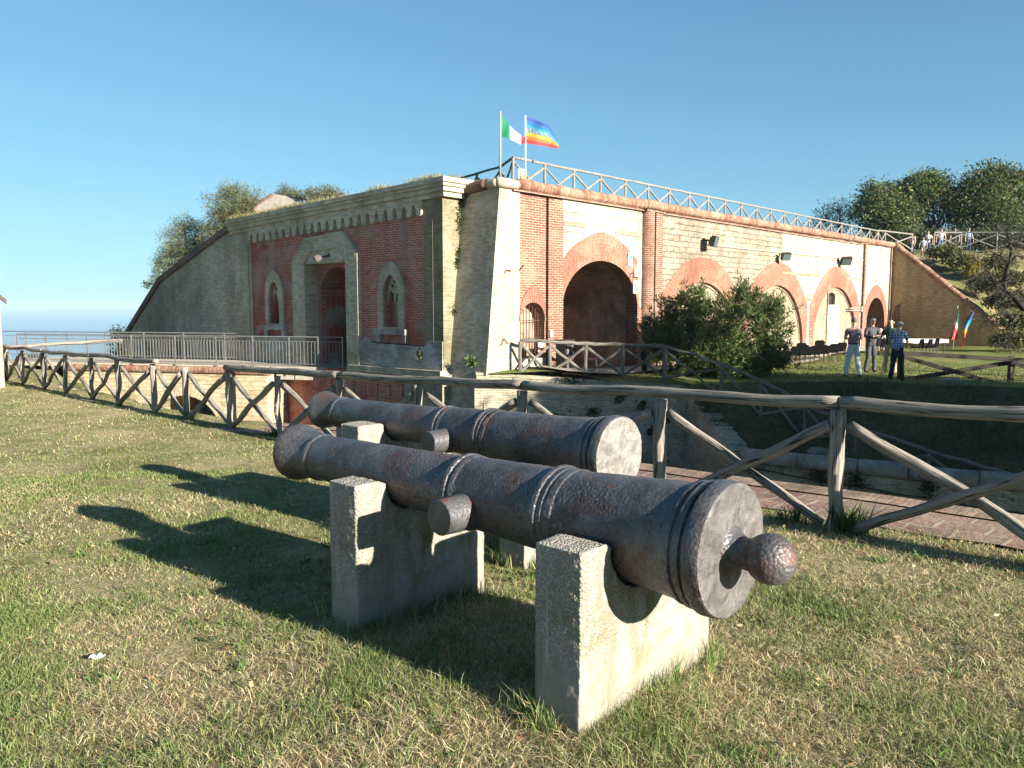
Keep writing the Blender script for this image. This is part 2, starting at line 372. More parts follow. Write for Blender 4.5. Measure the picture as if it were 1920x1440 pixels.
class MB:
    """collects solids into one mesh, with metre UVs"""
    def __init__(s): s.v = []; s.f = []; s.u = []; s.m = []
    def add(s, vs, fs, us, mi=0):
        k = len(s.v); s.v += [Vector(x) for x in vs]
        s.f += [tuple(i + k for i in f) for f in fs]; s.u += us; s.m += [mi] * len(fs); return s
    def box(s, c, size, rot=0.0, mi=0, M=None):
        x, y, z = (q / 2 for q in size)
        vs = [(-x, -y, -z), (x, -y, -z), (x, y, -z), (-x, y, -z), (-x, -y, z), (x, -y, z), (x, y, z), (-x, y, z)]
        fs = [(0, 3, 2, 1), (4, 5, 6, 7), (0, 1, 5, 4), (1, 2, 6, 5), (2, 3, 7, 6), (3, 0, 4, 7)]
        us = []
        for f in fs:
            p = [vs[i] for i in f]; n = (Vector(p[1]) - Vector(p[0])).cross(Vector(p[2]) - Vector(p[0]))
            ax = max(range(3), key=lambda i: abs(n[i])); a, b_ = [(1, 2), (0, 2), (0, 1)][ax]
            us.append([(q[a], q[b_]) for q in p])
        Rm = M or Matrix.Rotation(rot, 3, 'Z')
        return s.add([Rm @ Vector(v) + Vector(c) for v in vs], fs, us, mi)
    def tube(s, pts, radii, n=10, cap=True, wob=0.0, mi=0, uoff=0.0, flat=None):
        pts = [Vector(p) for p in pts]
        if not isinstance(radii, (list, tuple)): radii = [radii] * len(pts)
        vs = []; fs = []; us = []; acc = 0; L = []
        ref = None
        for i, p in enumerate(pts):
            t = (pts[min(i + 1, len(pts) - 1)] - pts[max(i - 1, 0)])
            if t.length < 1e-9: t = Vector((0, 0, 1))
            t.normalize()
            if ref is None: ref = Vector((0, 0, 1)) if abs(t.z) < .9 else Vector((1, 0, 0))
            a = t.cross(ref).normalized(); b_ = a.cross(t).normalized(); ref = b_
            if i: acc += (p - pts[i - 1]).length
            L.append(acc)
            for k in range(n):
                an = 2 * math.pi * k / n; rr = radii[i]
                if wob: rr *= 1 + wob * (noise.noise(Vector((p.x * 3 + math.cos(an) * .8, p.y * 3 + math.sin(an) * .8, p.z * 3))) + .6 * noise.noise(Vector((p.x * 11 + math.cos(an) * 1.6, p.y * 11 + math.sin(an) * 1.6, p.z * 11))))
                vs.append(p + a * math.cos(an) * rr + b_ * math.sin(an) * rr * (flat or 1))
        rm = sum(radii) / len(radii)
        for i in range(len(pts) - 1):
            for k in range(n):
                k2 = (k + 1) % n
                fs.append((i * n + k, i * n + k2, (i + 1) * n + k2, (i + 1) * n + k))
                c0, c1 = k / n * 2 * math.pi * rm + uoff, (k + 1) / n * 2 * math.pi * rm + uoff
                us.append([(c0, L[i]), (c1, L[i]), (c1, L[i + 1]), (c0, L[i + 1])])
        if cap:
            e = (len(pts) - 1) * n
            fs.append(tuple(range(n - 1, -1, -1))); us.append([(vs[i].x, vs[i].z) for i in range(n - 1, -1, -1)])
            fs.append(tuple(e + k for k in range(n))); us.append([(vs[e + k].x, vs[e + k].z) for k in range(n)])
        return s.add(vs, fs, us, mi)
    def lathe(s, prof, origin, axis, n=48, mi=0):
        ax = Vector(axis).normalized(); ref = Vector((0, 0, 1)) if abs(ax.z) < .9 else Vector((1, 0, 0))
        a = ax.cross(ref).normalized(); b_ = a.cross(ax)
        vs = []; fs = []; us = []
        for (q, rr) in prof:
            for k in range(n):
                an = 2 * math.pi * k / n
                vs.append(Vector(origin) + ax * q + a * math.cos(an) * rr + b_ * math.sin(an) * rr)
        for i in range(len(prof) - 1):
            for k in range(n):
                k2 = (k + 1) % n
                fs.append((i * n + k, i * n + k2, (i + 1) * n + k2, (i + 1) * n + k)); us.append([(k / n, prof[i][0]), ((k + 1) / n, prof[i][0]), ((k + 1) / n, prof[i + 1][0]), (k / n, prof[i + 1][0])])
        return s.add(vs, fs, us, mi)
    def build(s, name, mat=None, parent=None, smooth=False, mats=None, fix=True):
        o = add_mesh(name, s.v, s.f, mat, parent, s.u, smooth, mats=mats, midx=s.m if mats else None)
        if fix:
            import bmesh
            bm = bmesh.new(); bm.from_mesh(o.data); bmesh.ops.recalc_face_normals(bm, faces=bm.faces); bm.to_mesh(o.data); bm.free()
        return o

class Frame:
    def __init__(s, P0, d, n): s.P0 = Vector((P0[0], P0[1])); s.d = Vector(d); s.n = Vector(n)
    def pt(s, t, z, w_=0.0):
        q = s.P0 + s.d * t + s.n * w_
        return Vector((q.x, q.y, z))
def prism(mb, fr, outer, holes=(), w0=0.0, w1=-.4, mi=0, back=True, skew=None):
    """a wall plate: outline (t, z) with holes, from w0 (front) back to w1"""
    loops = [list(outer)] + [list(h) for h in holes]
    pts = [p for lp in loops for p in lp]
    tris = tessellate_polygon([[Vector((p[0], p[1], 0)) for p in lp] for lp in loops])
    n = len(pts); f3 = (lambda p, w_: fr.pt(p[0], p[1], w_ + (skew(p) if skew else 0)))
    vs = [f3(p, w0) for p in pts] + [f3(p, w1) for p in pts]
    fs = [tuple(t) for t in tris]; us = [[pts[i] for i in t] for t in tris]
    if back:
        fs += [tuple(i + n for i in reversed(t)) for t in tris]; us += [[pts[i] for i in reversed(t)] for t in tris]
    k = 0
    for lp in loops:
        m = len(lp)
        for i in range(m):
            a, b_ = k + i, k + (i + 1) % m; pa, pb = pts[a], pts[b_]
            fs.append((a, b_, b_ + n, a + n))
            if abs(pb[0] - pa[0]) > abs(pb[1] - pa[1]): us.append([(pa[0], w0), (pb[0], w0), (pb[0], w1), (pa[0], w1)])
            else: us.append([(w0, pa[1]), (w0, pb[1]), (w1, pb[1]), (w1, pa[1])])
        k += m
    return mb.add(vs, fs, us, mi)
def arch_ring(mb, fr, inner, outer, w0, w1, mi=0):
    """paired polylines in (t, z): radial brick courses"""
    n = len(inner); vs = []; fs = []; us = []; acc = 0
    for i in range(n):
        if i: acc += math.hypot(outer[i][0] * .5 + inner[i][0] * .5 - outer[i - 1][0] * .5 - inner[i - 1][0] * .5, outer[i][1] * .5 + inner[i][1] * .5 - outer[i - 1][1] * .5 - inner[i - 1][1] * .5)
        for (p, w_) in ((inner[i], w0), (outer[i], w0), (outer[i], w1), (inner[i], w1)): vs.append(fr.pt(p[0], p[1], w_))
        us.append((acc, math.hypot(outer[i][0] - inner[i][0], outer[i][1] - inner[i][1])))
    fuv = []
    for i in range(n - 1):
        a, b_ = i * 4, i * 4 + 4
        for (j, k, uj, uk) in ((0, 1, 0, None), (1, 2, None, None), (2, 3, None, 0), (3, 0, 0, 0)):
            fs.append((a + j, a + k, b_ + k, b_ + j))
            (s0, h0), (s1, h1) = us[i], us[i + 1]
            if j == 0: fuv.append([(0, s0), (h0, s0), (h1, s1), (0, s1)])
            else: fuv.append([(0, s0), (w0 - w1, s0), (w0 - w1, s1), (0, s1)])
    fs.append((0, 1, 2, 3)); fuv.append([(0, 0)] * 4); e = (n - 1) * 4; fs.append((e + 3, e + 2, e + 1, e)); fuv.append([(0, 0)] * 4)
    return mb.add(vs, fs, fuv, mi)
def ell(t0, hw, zs, top, n=28, p=2.0):
    """elliptical arch from left spring to right spring"""
    o = []
    for i in range(n + 1):
        a = math.pi * (1 - i / n); x = math.cos(a)
        o.append((t0 + hw * x, zs + (top - zs) * max(0, 1 - abs(x) ** p) ** (1 / p)))
    return o
def pointed(t0, hw, zs, top, n=20, k=1.35):
    """two-centred pointed arch"""
    R_ = hw * k; o = []; zt = math.sqrt(max(1e-6, R_ ** 2 - (R_ - hw) ** 2)); sc = (top - zs) / zt
    for i in range(n + 1):
        x = -hw + hw * i / n; o.append((t0 + x, zs + sc * math.sqrt(max(0, R_ ** 2 - (x - (R_ - hw)) ** 2)))) if False else o.append((t0 + x, zs + sc * math.sqrt(max(0, R_ ** 2 - (R_ - (x + hw)) ** 2))))
    return o + [(2 * t0 - a, b_) for a, b_ in reversed(o[:-1])]
def interp(x, pts):
    if x <= pts[0][0]: return pts[0][1]
    for (a, va), (b_, vb) in zip(pts, pts[1:]):
        if x <= b_: return va + (vb - va) * (x - a) / (b_ - a)
    return pts[-1][1]
def sheet(name, poly, zf, step, mat, jitter=.25, lumps=0.0, lump_scale=.5):
    """ground sheet over an outline: constrained triangulation with inner points"""
    P2 = [Vector(p) for p in poly]; dense = []
    for i, p in enumerate(P2):
        q = P2[(i + 1) % len(P2)]; k = max(1, int((q - p).length / step))
        dense += [p + (q - p) * j / k for j in range(k)]
    nb = len(dense); xs = [p.x for p in P2]; ys = [p.y for p in P2]
    def inside(x, y):
        c_ = False; j = len(P2) - 1
        for i in range(len(P2)):
            if (P2[i].y > y) != (P2[j].y > y) and x < (P2[j].x - P2[i].x) * (y - P2[i].y) / (P2[j].y - P2[i].y) + P2[i].x: c_ = not c_
            j = i
        return c_
    y = min(ys) + step * .5
    while y < max(ys):
        x = min(xs) + step * .5
        while x < max(xs):
            px, py = x + random.uniform(-jitter, jitter) * step, y + random.uniform(-jitter, jitter) * step
            if inside(px, py): dense.append(Vector((px, py)))
            x += step
        y += step
    vo, eo, fo, *_ = delaunay_2d_cdt(dense, [(i, (i + 1) % nb) for i in range(nb)], [list(range(nb))], 1, 1e-4)
    vs = []
    for v in vo:
        z = zf(v.x, v.y)
        if lumps: z += lumps * noise.fractal(Vector((v.x * lump_scale, v.y * lump_scale, 3.1)), 1.0, 2.0, 4)
        vs.append((v.x, v.y, z))
    fs = []
    for f in fo:
        a, b_, c_ = (vo[i] for i in f[:3])
        fs.append(tuple(f) if (b_ - a).cross(c_ - a) > 0 else tuple(reversed(f)))
    return add_mesh(name, vs, fs, mat, None, None, True)
def idw(pts, p=2.6):
    def f(x, y):
        sw = sz = 0
        for (a, b_, z) in pts:
            d = math.hypot(x - a, y - b_) + 1e-4; q = d ** -p; sw += q; sz += q * z
        return sz / sw
    return f

# ------------------------------------------------------------------ the lay of the land
A42 = rad(42.2)
RD = Vector((math.sin(A42), math.cos(A42))); RN = Vector((RD.y, -RD.x))
LD = Vector((-RN.x, -RN.y)); LN = Vector((-RD.x, -RD.y))
CC = at(937, 340, 23.0).xy
EE = CC + LD * 1.52 - RD * .75
FR = Frame(CC, RD, RN)          # the sunlit court front
FL = Frame(EE, LD, LN)          # the shaded gate front
FA = Vector((2.44, 5.9)); FD = Vector((-.7071, .7071)); FQ = Vector((.7071, .7071))   # the rustic fence line above the ditch
ZS = [(-40, .10), (-8, .03), (-2.5, 0), (0, -.05), (3, -.15), (8.4, -.325), (14, -.415), (22, -.515), (30, -.60), (60, -.7)]
def sq(x, y):
    d = Vector((x, y)) - FA
    return d.dot(FD), d.dot(FQ)
def z_near(x, y):
    s, q = sq(x, y)
    return interp(s, ZS) + .010 * math.sin(x * 2.1 + 1) * math.cos(y * 1.7)
def fpt(s, q=0.0):
    p = FA + FD * s + FQ * q
    return p
COURT = [(-.7, 22.6, -.28), (.2, 23.5, -.25), (4.6, 24.5, -.57), (5.2, 23.6, -.72), (6.8, 30, -.62), (10.3, 24.3, -.56), (11.6, 24, -.60), (15, 23.5, -.62), (12.6, 35, -.99), (14, 38.6, -.75), (18, 43, -.8), (23, 48.5, -.9), (27.5, 44.3, -.72), (20, 20, -.5), (20, 34, -.8), (34, 40, -.5), (45, 34, -.4), (30, 20, -.4)]
z_court = idw(COURT)
TOR0 = Vector((5.8, 20.0)); TOR1 = Vector((13.4, 15.3)); TORZ = -2.19

# near turf, out to the ditch edge
EDGE_Q = 1.32
def path_q(s): return interp(s, [(7.5, EDGE_Q), (10.5, .42)])
near_poly = [fpt(-16, EDGE_Q), fpt(7.5, EDGE_Q), fpt(10.5, .42), fpt(24.6, .42), Vector((-17.5, 28.6)), Vector((-30, 33.0)), Vector((-60, 36)), Vector((-60, -12)), Vector((14, -12))]
def z_near2(x, y):
    z = z_near(x, y)
    if y > 25.5: z -= .25 * min(1, (y - 25.5) / 5)
    return z
g_ = sheet('lawn', near_poly, z_near2, .42, 'near_turf', lumps=.030, lump_scale=1.3); struct(g_, 'mown lawn of green and dry grass around the cannons')
# ditch floor, sea
def flat(name, x0, x1, y0, y1, z, mat):
    return add_mesh(name, [(x0, y0, z), (x1, y0, z), (x1, y1, z), (x0, y1, z)], [(0, 1, 2, 3)], mat, None, [[(x0, y0), (x1, y0), (x1, y1), (x0, y1)]])
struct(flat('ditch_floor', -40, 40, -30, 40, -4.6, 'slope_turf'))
R_ = 30000
struct(add_mesh('sea', [(-R_, 60, -85), (R_, 60, -85), (R_, R_, -85), (-R_, R_, -85)], [(0, 1, 2, 3)], 'sea_water'), 'pale blue sea behind the fort')
# cliff edge land beyond the bridge
def z_cliff(x, y):
    t_ = max(0, (y - (36 + .10 * (x + 20))) / 4)
    return -.9 - .8 * min(1, t_) - 14 * max(0, t_ - 1) + .12 * math.sin(x * 1.3) * math.cos(y)
struct(sheet('cliff_top', [(-90, 31.5), (-16.4, 31.5), (-16.4, 33.2), (-10, 36), (-10, 48), (-90, 48)], z_cliff, 1.2, 'hill_turf', lumps=.25, lump_scale=.4))

# ditch retaining walls on the near side and the brick path along the edge
mb = MB()
FE = Frame(fpt(-16, EDGE_Q), FD, FQ)
for i in range(41):
    z0, z1 = interp(-16 + i, ZS) - .03, interp(-15 + i, ZS) - .03
    dq = path_q(-15.5 + i) - EDGE_Q
    prism(mb, FE, [(i, -4.7), (i + 1, -4.7), (i + 1, z1), (i, z0)], (), .02 + dq, -.5 + dq)
tag(mb.build('retaining_wall', 'moat_brick'), 'brick retaining wall below the path at the near edge of the ditch', 'wall')
mb = MB()
N_ = 46
for k, (q0, q1, mi) in enumerate(((.30, 1.02, 0), (1.025, 1.34, 1))):
    vs = []; fs = []; us = []
    for i in range(N_ + 1):
        s = -14 + i * .52
        for (q, dz) in ((q0 if mi else q0 - .12 * noise.noise(Vector((s * 1.7, 0, 5))), .012 if not mi else .024), (q1, .012 if not mi else .024)):
            p = fpt(s, q + path_q(s) - EDGE_Q); vs.append((p.x, p.y, interp(s, ZS) + dz + (.004 * math.sin(s * 3))))
        if mi:
            p = fpt(s, q1 + path_q(s) - EDGE_Q); vs.append((p.x, p.y, interp(s, ZS) - .35))
        us.append(s)
    c_ = 3 if mi else 2
    fu = []
    for i in range(N_):
        a, b_ = i * c_, i * c_ + c_
        fs.append((a, a + 1, b_ + 1, b_)); fu.append([(us[i], q0), (us[i], q1), (us[i + 1], q1), (us[i + 1], q0)])
        if mi: fs.append((a + 1, a + 2, b_ + 2, b_ + 1)); fu.append([(us[i], 0), (us[i], .3), (us[i + 1], .3), (us[i + 1], 0)])
    mb.add(vs, fs, fu, mi)
o = mb.build('path', None, None, mats=['path_brick', 'rowlock_brick'], fix=True)
struct(o, 'worn red brick path along the ditch edge behind the fence')

# far side of the ditch: scarp under the bastion, wing wall, low wall with round stone coping
P_A = CC - RD * .62; P_B = Vector((5.17, 23.5))
d1 = (P_B - P_A); L1 = d1.length; d1.normalize()
FS = Frame(P_A, d1, Vector((d1.y, -d1.x)))
scarp = thing('scarp_wall', 'pale brick ditch wall beneath the court, with a flat ledge on top', 'wall', (P_A.x, P_A.y, -4.6))
mb = MB(); prism(mb, FS, [(-.3, -4.7), (L1, -4.7), (L1, -1.02), (-.3, -.52)], (), 0, -1.2)
d2 = (TOR0 - P_B); L2 = d2.length; d2.normalize()
FW = Frame(P_B, d2, Vector((d2.y, -d2.x)) if d2.y * -1 < 0 else Vector((d2.y, -d2.x)))
step_pts = [(-.05, -4.7), (L2, -4.7)]
ns = 26
for i in range(ns):
    zz = -2.30 + (-.98 + 2.30) * i / (ns - 1) + random.uniform(-.05, .05)
    step_pts += [(L2 - L2 * i / ns, zz), (L2 - L2 * (i + 1) / ns, zz)]
prism(mb, FW, step_pts, (), .02, -.5)
mb.build('masonry', 'moat_brick', scarp)
mb = MB()
prism(mb, FS, [(-.25, -.52), (L1 + .05, -1.02), (L1 + .05, -.86), (-.25, -.36)], (), .07, -1.6)
prism(mb, FS, [(-.25, -.355), (L1 + .35, -.885), (L1 + .35, -.76), (-.25, -.28)], (), -.12, -1.4)
prism(mb, FS, [(L1 - .2, -1.6), (L1 + 1.2, -1.7), (L1 + 1.2, -.86), (L1 - .2, -.84)], (), -.35, -1.4)
mb.build('ledge', 'moat_brick', scarp)
d3 = (TOR1 - TOR0); L3 = d3.length; d3.normalize()
FT = Frame(TOR0, d3, Vector((d3.y, -d3.x)))
cw = thing('coping_wall', 'low rubble wall in the ditch topped with a rounded stone coping', 'wall', (TOR0.x, TOR0.y, -4.6))
mb = MB(); prism(mb, FT, [(0, -4.7), (L3 + 3, -4.7), (L3 + 3, TORZ - .14), (0, TORZ - .14)], (), -.06, -.5); mb.build('masonry', 'moat_brick', cw)
mb = MB(); t = .0
while t < L3 + 2.8:
    ln = random.uniform(1.05, 1.55); k = 7
    pts = [FT.pt(t + .012 + (ln - .024) * i / (k - 1), TORZ + .01 * math.sin(t * 3), -.12) for i in range(k)]
    rr = .205 + random.uniform(-.008, .008)
    mb.tube(pts, [rr * .97] + [rr] * (k - 2) + [rr * .97], 16, True, .05, flat=.95)
    t += ln
mb.build('round_coping', 'torus_stone', cw, True)

# court lawn and the dark grass bank down to the coping wall
lip = [Vector((5.17, 23.5)), Vector((8, 23.25)), Vector((10.5, 22.75)), Vector((14, 21.3)), Vector((20, 17.5)), Vector((30, 11))]
court_poly = [CC + RD * -.5 + RN * -.1, P_A + d1 * .1] + lip + [Vector((62, 8)), Vector((62, 46)), Vector((34, 46)), Vector((25, 53))]
struct(sheet('court_lawn', court_poly, z_court, .8, 'court_turf', lumps=.06, lump_scale=.5), 'sunlit mown lawn in front of the arches')
def bank():
    tl = [0, .16, .32, .5, .75, 1.2]
    rows = []
    N2 = 44
    for i in range(N2 + 1):
        f = i / N2
        k = f * 5; a = min(4, int(k)); lp = lip[a] + (lip[a + 1] - lip[a]) * (k - a)
        tp = TOR0 + (TOR1 + (TOR1 - TOR0) * 1.1 - TOR0) * (f ** 1.15)
        zl = z_court(lp.x, lp.y)
        row = []
        for j in range(13):
            g = j / 12; p = lp + (tp - lp) * g
            zb = -2.45 - .5 * min(1, f * 2.2)
            sm = g + .10 * math.sin(math.pi * g)
            z = zl + (zb - zl) * min(1, sm)
            z += .05 * noise.fractal(Vector((p.x * .8, p.y * .8, 1.0)), 1, 2, 4)
            if j == 0: p = lp + (lp - tp).normalized() * .55; z = z_court(p.x, p.y) - .18
            elif j == 1: p = lp + (tp - lp) * .03; z = zl + .03
            row.append((p.x, p.y, z))
        rows.append(row)
    vs = [p for r_ in rows for p in r_]; fs = []
    for i in range(N2):
        for j in range(12): fs.append((i * 13 + j, i * 13 + j + 1, (i + 1) * 13 + j + 1, (i + 1) * 13 + j))
    return add_mesh('grass_bank', vs, fs, 'slope_turf', None, None, True)
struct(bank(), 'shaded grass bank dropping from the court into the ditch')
# pale worn footway at the foot of the arches and a worn patch in the lawn
def strip(name, pts, hw, zf, mat, dz=.012):
    vs = []; fs = []
    for i, p in enumerate(pts):
        t = (pts[min(i + 1, len(pts) - 1)] - pts[max(i - 1, 0)]).normalized(); n_ = Vector((-t.y, t.x))
        for k in range(5):
            q = p + n_ * (hw[i] if isinstance(hw, list) else hw) * (k - 2) / 2 * (1 + .25 * noise.noise(Vector((p.x, p.y, k)))); vs.append((q.x, q.y, zf(q.x, q.y) + dz))
    for i in range(len(pts) - 1):
        for k in range(4): fs.append((i * 5 + k, i * 5 + k + 1, i * 5 + 6 + k, i * 5 + 5 + k))
    return add_mesh(name, vs, fs, mat, None, None, True)
plain_mat('pale_gravel', (.46, .40, .30), .95, .3, 12, bmp=.5)
struct(strip('footway', [FR.pt(1.0 + i * 1.2, 0, .95).xy for i in range(27)], .75, z_court, 'pale_gravel', .09), 'pale gravel footway along the foot of the arches')
# ------------------------------------------------------------------ the fort
fort = thing('fortress', 'old brick fort with a shaded red gate front and a long sunlit arcaded court front', 'fort', (CC.x, CC.y, 0))
ZB = -1.4
TOP = 4.92
# --- court front plates (w = 0 is the wall face)
def part(name, fn, mat, smooth=False, mats=None, label=None, parent=None):
    mb = MB(); fn(mb); o = mb.build(name, mat, parent or fort, smooth, mats=mats)
    if label: o['label'] = label
    return o
# corner bastion: battered towards the gate front
def bastion(mb):
    h = lambda z: max(0.0, (5.0 - z)) * .107
    zt, zb = 5.0, -4.7
    def P(t, l_, z, ww): # t along court front, l_ along gate front
        q = CC + RD * (t) + LD * l_ - RD * ww; return Vector((q.x, q.y, z))
    zs = [zb, -2, 0, 2.5, zt]; vs = []; fs = []; us = []
    for z in zs:
        vs += [P(0, 1.75, z, h(z)), P(0, 0, z, h(z)), P(.86, 0, z, 0), P(.86, 1.75, z, 0)]
    for i in range(len(zs) - 1):
        a = i * 4
        for j, (u0, u1) in enumerate(((1.75, 0), (0, .86), (.86, 2.6), (0, 1))):
            k = (j + 1) % 4
            x0, x1 = u0, u1
            if j == 1: x0, x1 = -h(zs[i]), .86
            fs.append((a + j, a + k, a + 4 + k, a + 4 + j)); us.append([(x0, zs[i]), (x1, zs[i]), (x1 if j != 1 else .86, zs[i + 1]), (x0 if j != 1 else -h(zs[i + 1]), zs[i + 1])])
    fs.append((len(vs) - 4, len(vs) - 3, len(vs) - 2, len(vs) - 1)); us.append([(0, 0)] * 4)
    mb.add(vs, fs, us)
part('bastion', bastion, 'yellow_brick')
MATS_b = brick_mat('bastion_brick', (.40, .345, .255), (.32, .275, .20), (.31, .275, .22), stain=(.19, .175, .115), stain_amt=.55, spots=.45, pale=(.45, .43, .37), pale_amt=.55)
fort.children[0].data.materials.clear(); fort.children[0].data.materials.append(MATS['bastion_brick'])

# brick pilasters beside the corner
gr_in = [(1.42 + .56, ZB), (1.98, 1.15)] 
gate_hole = [(.86, ZB)] + [(.86, ZB)]
def small_arch_plate(mb):
    ins = ell(1.43, .56, 1.15, 1.70, 18)
    outer = [(.86, ZB + .0), (.87, ZB)] + [(.87, 1.15)] + ins[1:-1] + [(1.99, 1.15), (1.99, ZB), (2.05, ZB), (2.05, TOP - .1), (.86, TOP - .1)]
    prism(mb, FR, outer, (), .0, -.55)
part('pilaster', small_arch_plate, 'orange_brick')
part('pilaster', lambda mb: prism(mb, FR, [(2.13, ZB), (2.86, ZB), (2.86, TOP - .1), (2.13, TOP - .1)], (), .03, -.55), 'orange_brick')
part('groove', lambda mb: prism(mb, FR, [(2.0, ZB), (2.2, ZB), (2.2, TOP - .1), (2.0, TOP - .1)], (), -.16, -.3), 'vault_brick')
part('relieving_arch', lambda mb: arch_ring(mb, FR, ell(1.43, .565, 1.15, 1.70, 18), pointed(1.43, .62, 1.15, 2.2, 9), .025, -.3), 'arch_brick')
# big open arch bay
T0, T1 = 2.87, 7.34
A1c, A1h = 4.97, 2.12
in1 = ell(A1c, A1h, 1.45, 3.07, 40)
def ext1(t):
    return interp(t, [(2.87, 3.0), (3.1, 3.24), (3.36, 3.44), (3.7, 3.63), (4.0, 3.765), (4.4, 3.905), (4.8, 3.985), (5.0, 4.005), (5.2, 3.985), (5.5, 3.925), (5.85, 3.82), (6.15, 3.69), (6.5, 3.51), (6.77, 3.34), (7.16, 3.07), (7.34, 2.93)])
out1 = []
for i, (t, z) in enumerate(in1):
    f = (t - A1c) / A1h; tt = A1c + f * 2.235; tt = max(T0 + .002, min(T1 - .002, tt)); 
    if abs(f) > .93: zz = 1.45 + (ext1(tt) - 1.45) * min(1, (1 - abs(f)) / .07)
    else: zz = ext1(tt)
    out1.append((tt, max(zz, z + .02)))
out1[0] = (T0 + .002, 1.44); out1[-1] = (T1 - .002, 1.44)
part('bay_masonry', lambda mb: prism(mb, FR, out1 + [(T1, 1.44), (T1, TOP), (T0, TOP), (T0, 1.44)], (), -.02, -.5), 'white_stone')
part('arch_ring', lambda mb: arch_ring(mb, FR, in1, out1, .0, -.5), 'arch_brick')
part('arch_jamb', lambda mb: prism(mb, FR, [(T1, ZB), (T1, 1.45), (A1c + A1h, 1.45), (A1c + A1h, ZB)], (), .0, -.5), 'arch_brick')
def vault(mb):
    D = 5.6; prof = [(A1c - A1h, ZB)] + in1 + [(A1c + A1h, ZB)]
    vs = []; fs = []; us = []; acc = 0
    for i, (t, z) in enumerate(prof):
        if i: acc += math.hypot(t - prof[i - 1][0], z - prof[i - 1][1])
        vs += [FR.pt(t, z, -.45), FR.pt(t, z, -D)]
        if i:
            a = i * 2
            fs.append((a - 2, a - 1, a + 1, a)); us.append([(0, acc - .1), (D, acc - .1), (D, acc), (0, acc)])
    mb.add(vs, fs, us)
    prism(mb, FR, [(T0 - .3, ZB), (T1 + .3, ZB), (T1 + .3, 3.4), (T0 - .3, 3.4)], (), -5.4, -5.6)
    # step in the back wall under the crown
    prism(mb, FR, [(T0 + .3, 2.3), (T0 + 1.1, 2.3), (T0 + 1.1, 2.45), (T0 + .3, 2.45)], (), -5.1, -5.41)
part('vault', vault, 'vault_brick')
# twin pilasters
def half_round(mb):
    n = 10; pts = []
    vs = []; fs = []; us = []
    for i in range(n + 1):
        a = math.pi * i / n
        for z in (ZB, TOP - .05): vs.append(FR.pt(7.64 - .29 * math.cos(a), z, .30 * math.sin(a) * .8))
        if i:
            k = i * 2; fs.append((k - 2, k, k + 1, k - 1)); us.append([((i - 1) * .09, ZB), (i * .09, ZB), (i * .09, TOP), ((i - 1) * .09, TOP)])
    mb.add(vs, fs, us)
part('pilaster', half_round, 'orange_brick', True)
part('pilaster', lambda mb: prism(mb, FR, [(7.99, ZB), (8.44, ZB), (8.44, TOP - .05), (7.99, TOP - .05)], (), .14, -.5), 'orange_brick')
part('groove', lambda mb: prism(mb, FR, [(7.3, ZB), (8.5, ZB), (8.5, TOP - .05), (7.3, TOP - .05)], (), -.05, -.5), 'vault_brick')
# three blind arches
arcs = [(11.70, 3.47, 2.50), (18.60, 3.53, 2.50), (25.85, 3.58, 2.52)]
HI, HO, ZSP = 3.0, 3.47, -.35
def ext_curve(c_, top):
    o_ = []
    for i, (t, z) in enumerate(ell(c_, HO, ZSP, top, 36)):
        x = abs(t - c_); o_.append((t, ZSP if i in (0, 36) else top - .13 * x ** 2.2))
    return o_
tan_poly = [(8.44, ZB)]; holes = []
def front_outline(a, b_, cs):
    pts = [(a, ZB)]
    for (c_, top, it) in cs:
        e = ext_curve(c_, top)
        pts += [(t, z) for t, z in e]
        pts += [(c_ + HO, ZB)] if False else []
    return pts
o2 = ext_curve(*arcs[0][:2]); o3 = ext_curve(*arcs[1][:2]); o4 = ext_curve(*arcs[2][:2])
def clip_gt(pts, tmin): return [p for p in pts if p[0] >= tmin]
def clip_lt(pts, tmax): return [p for p in pts if p[0] <= tmax]
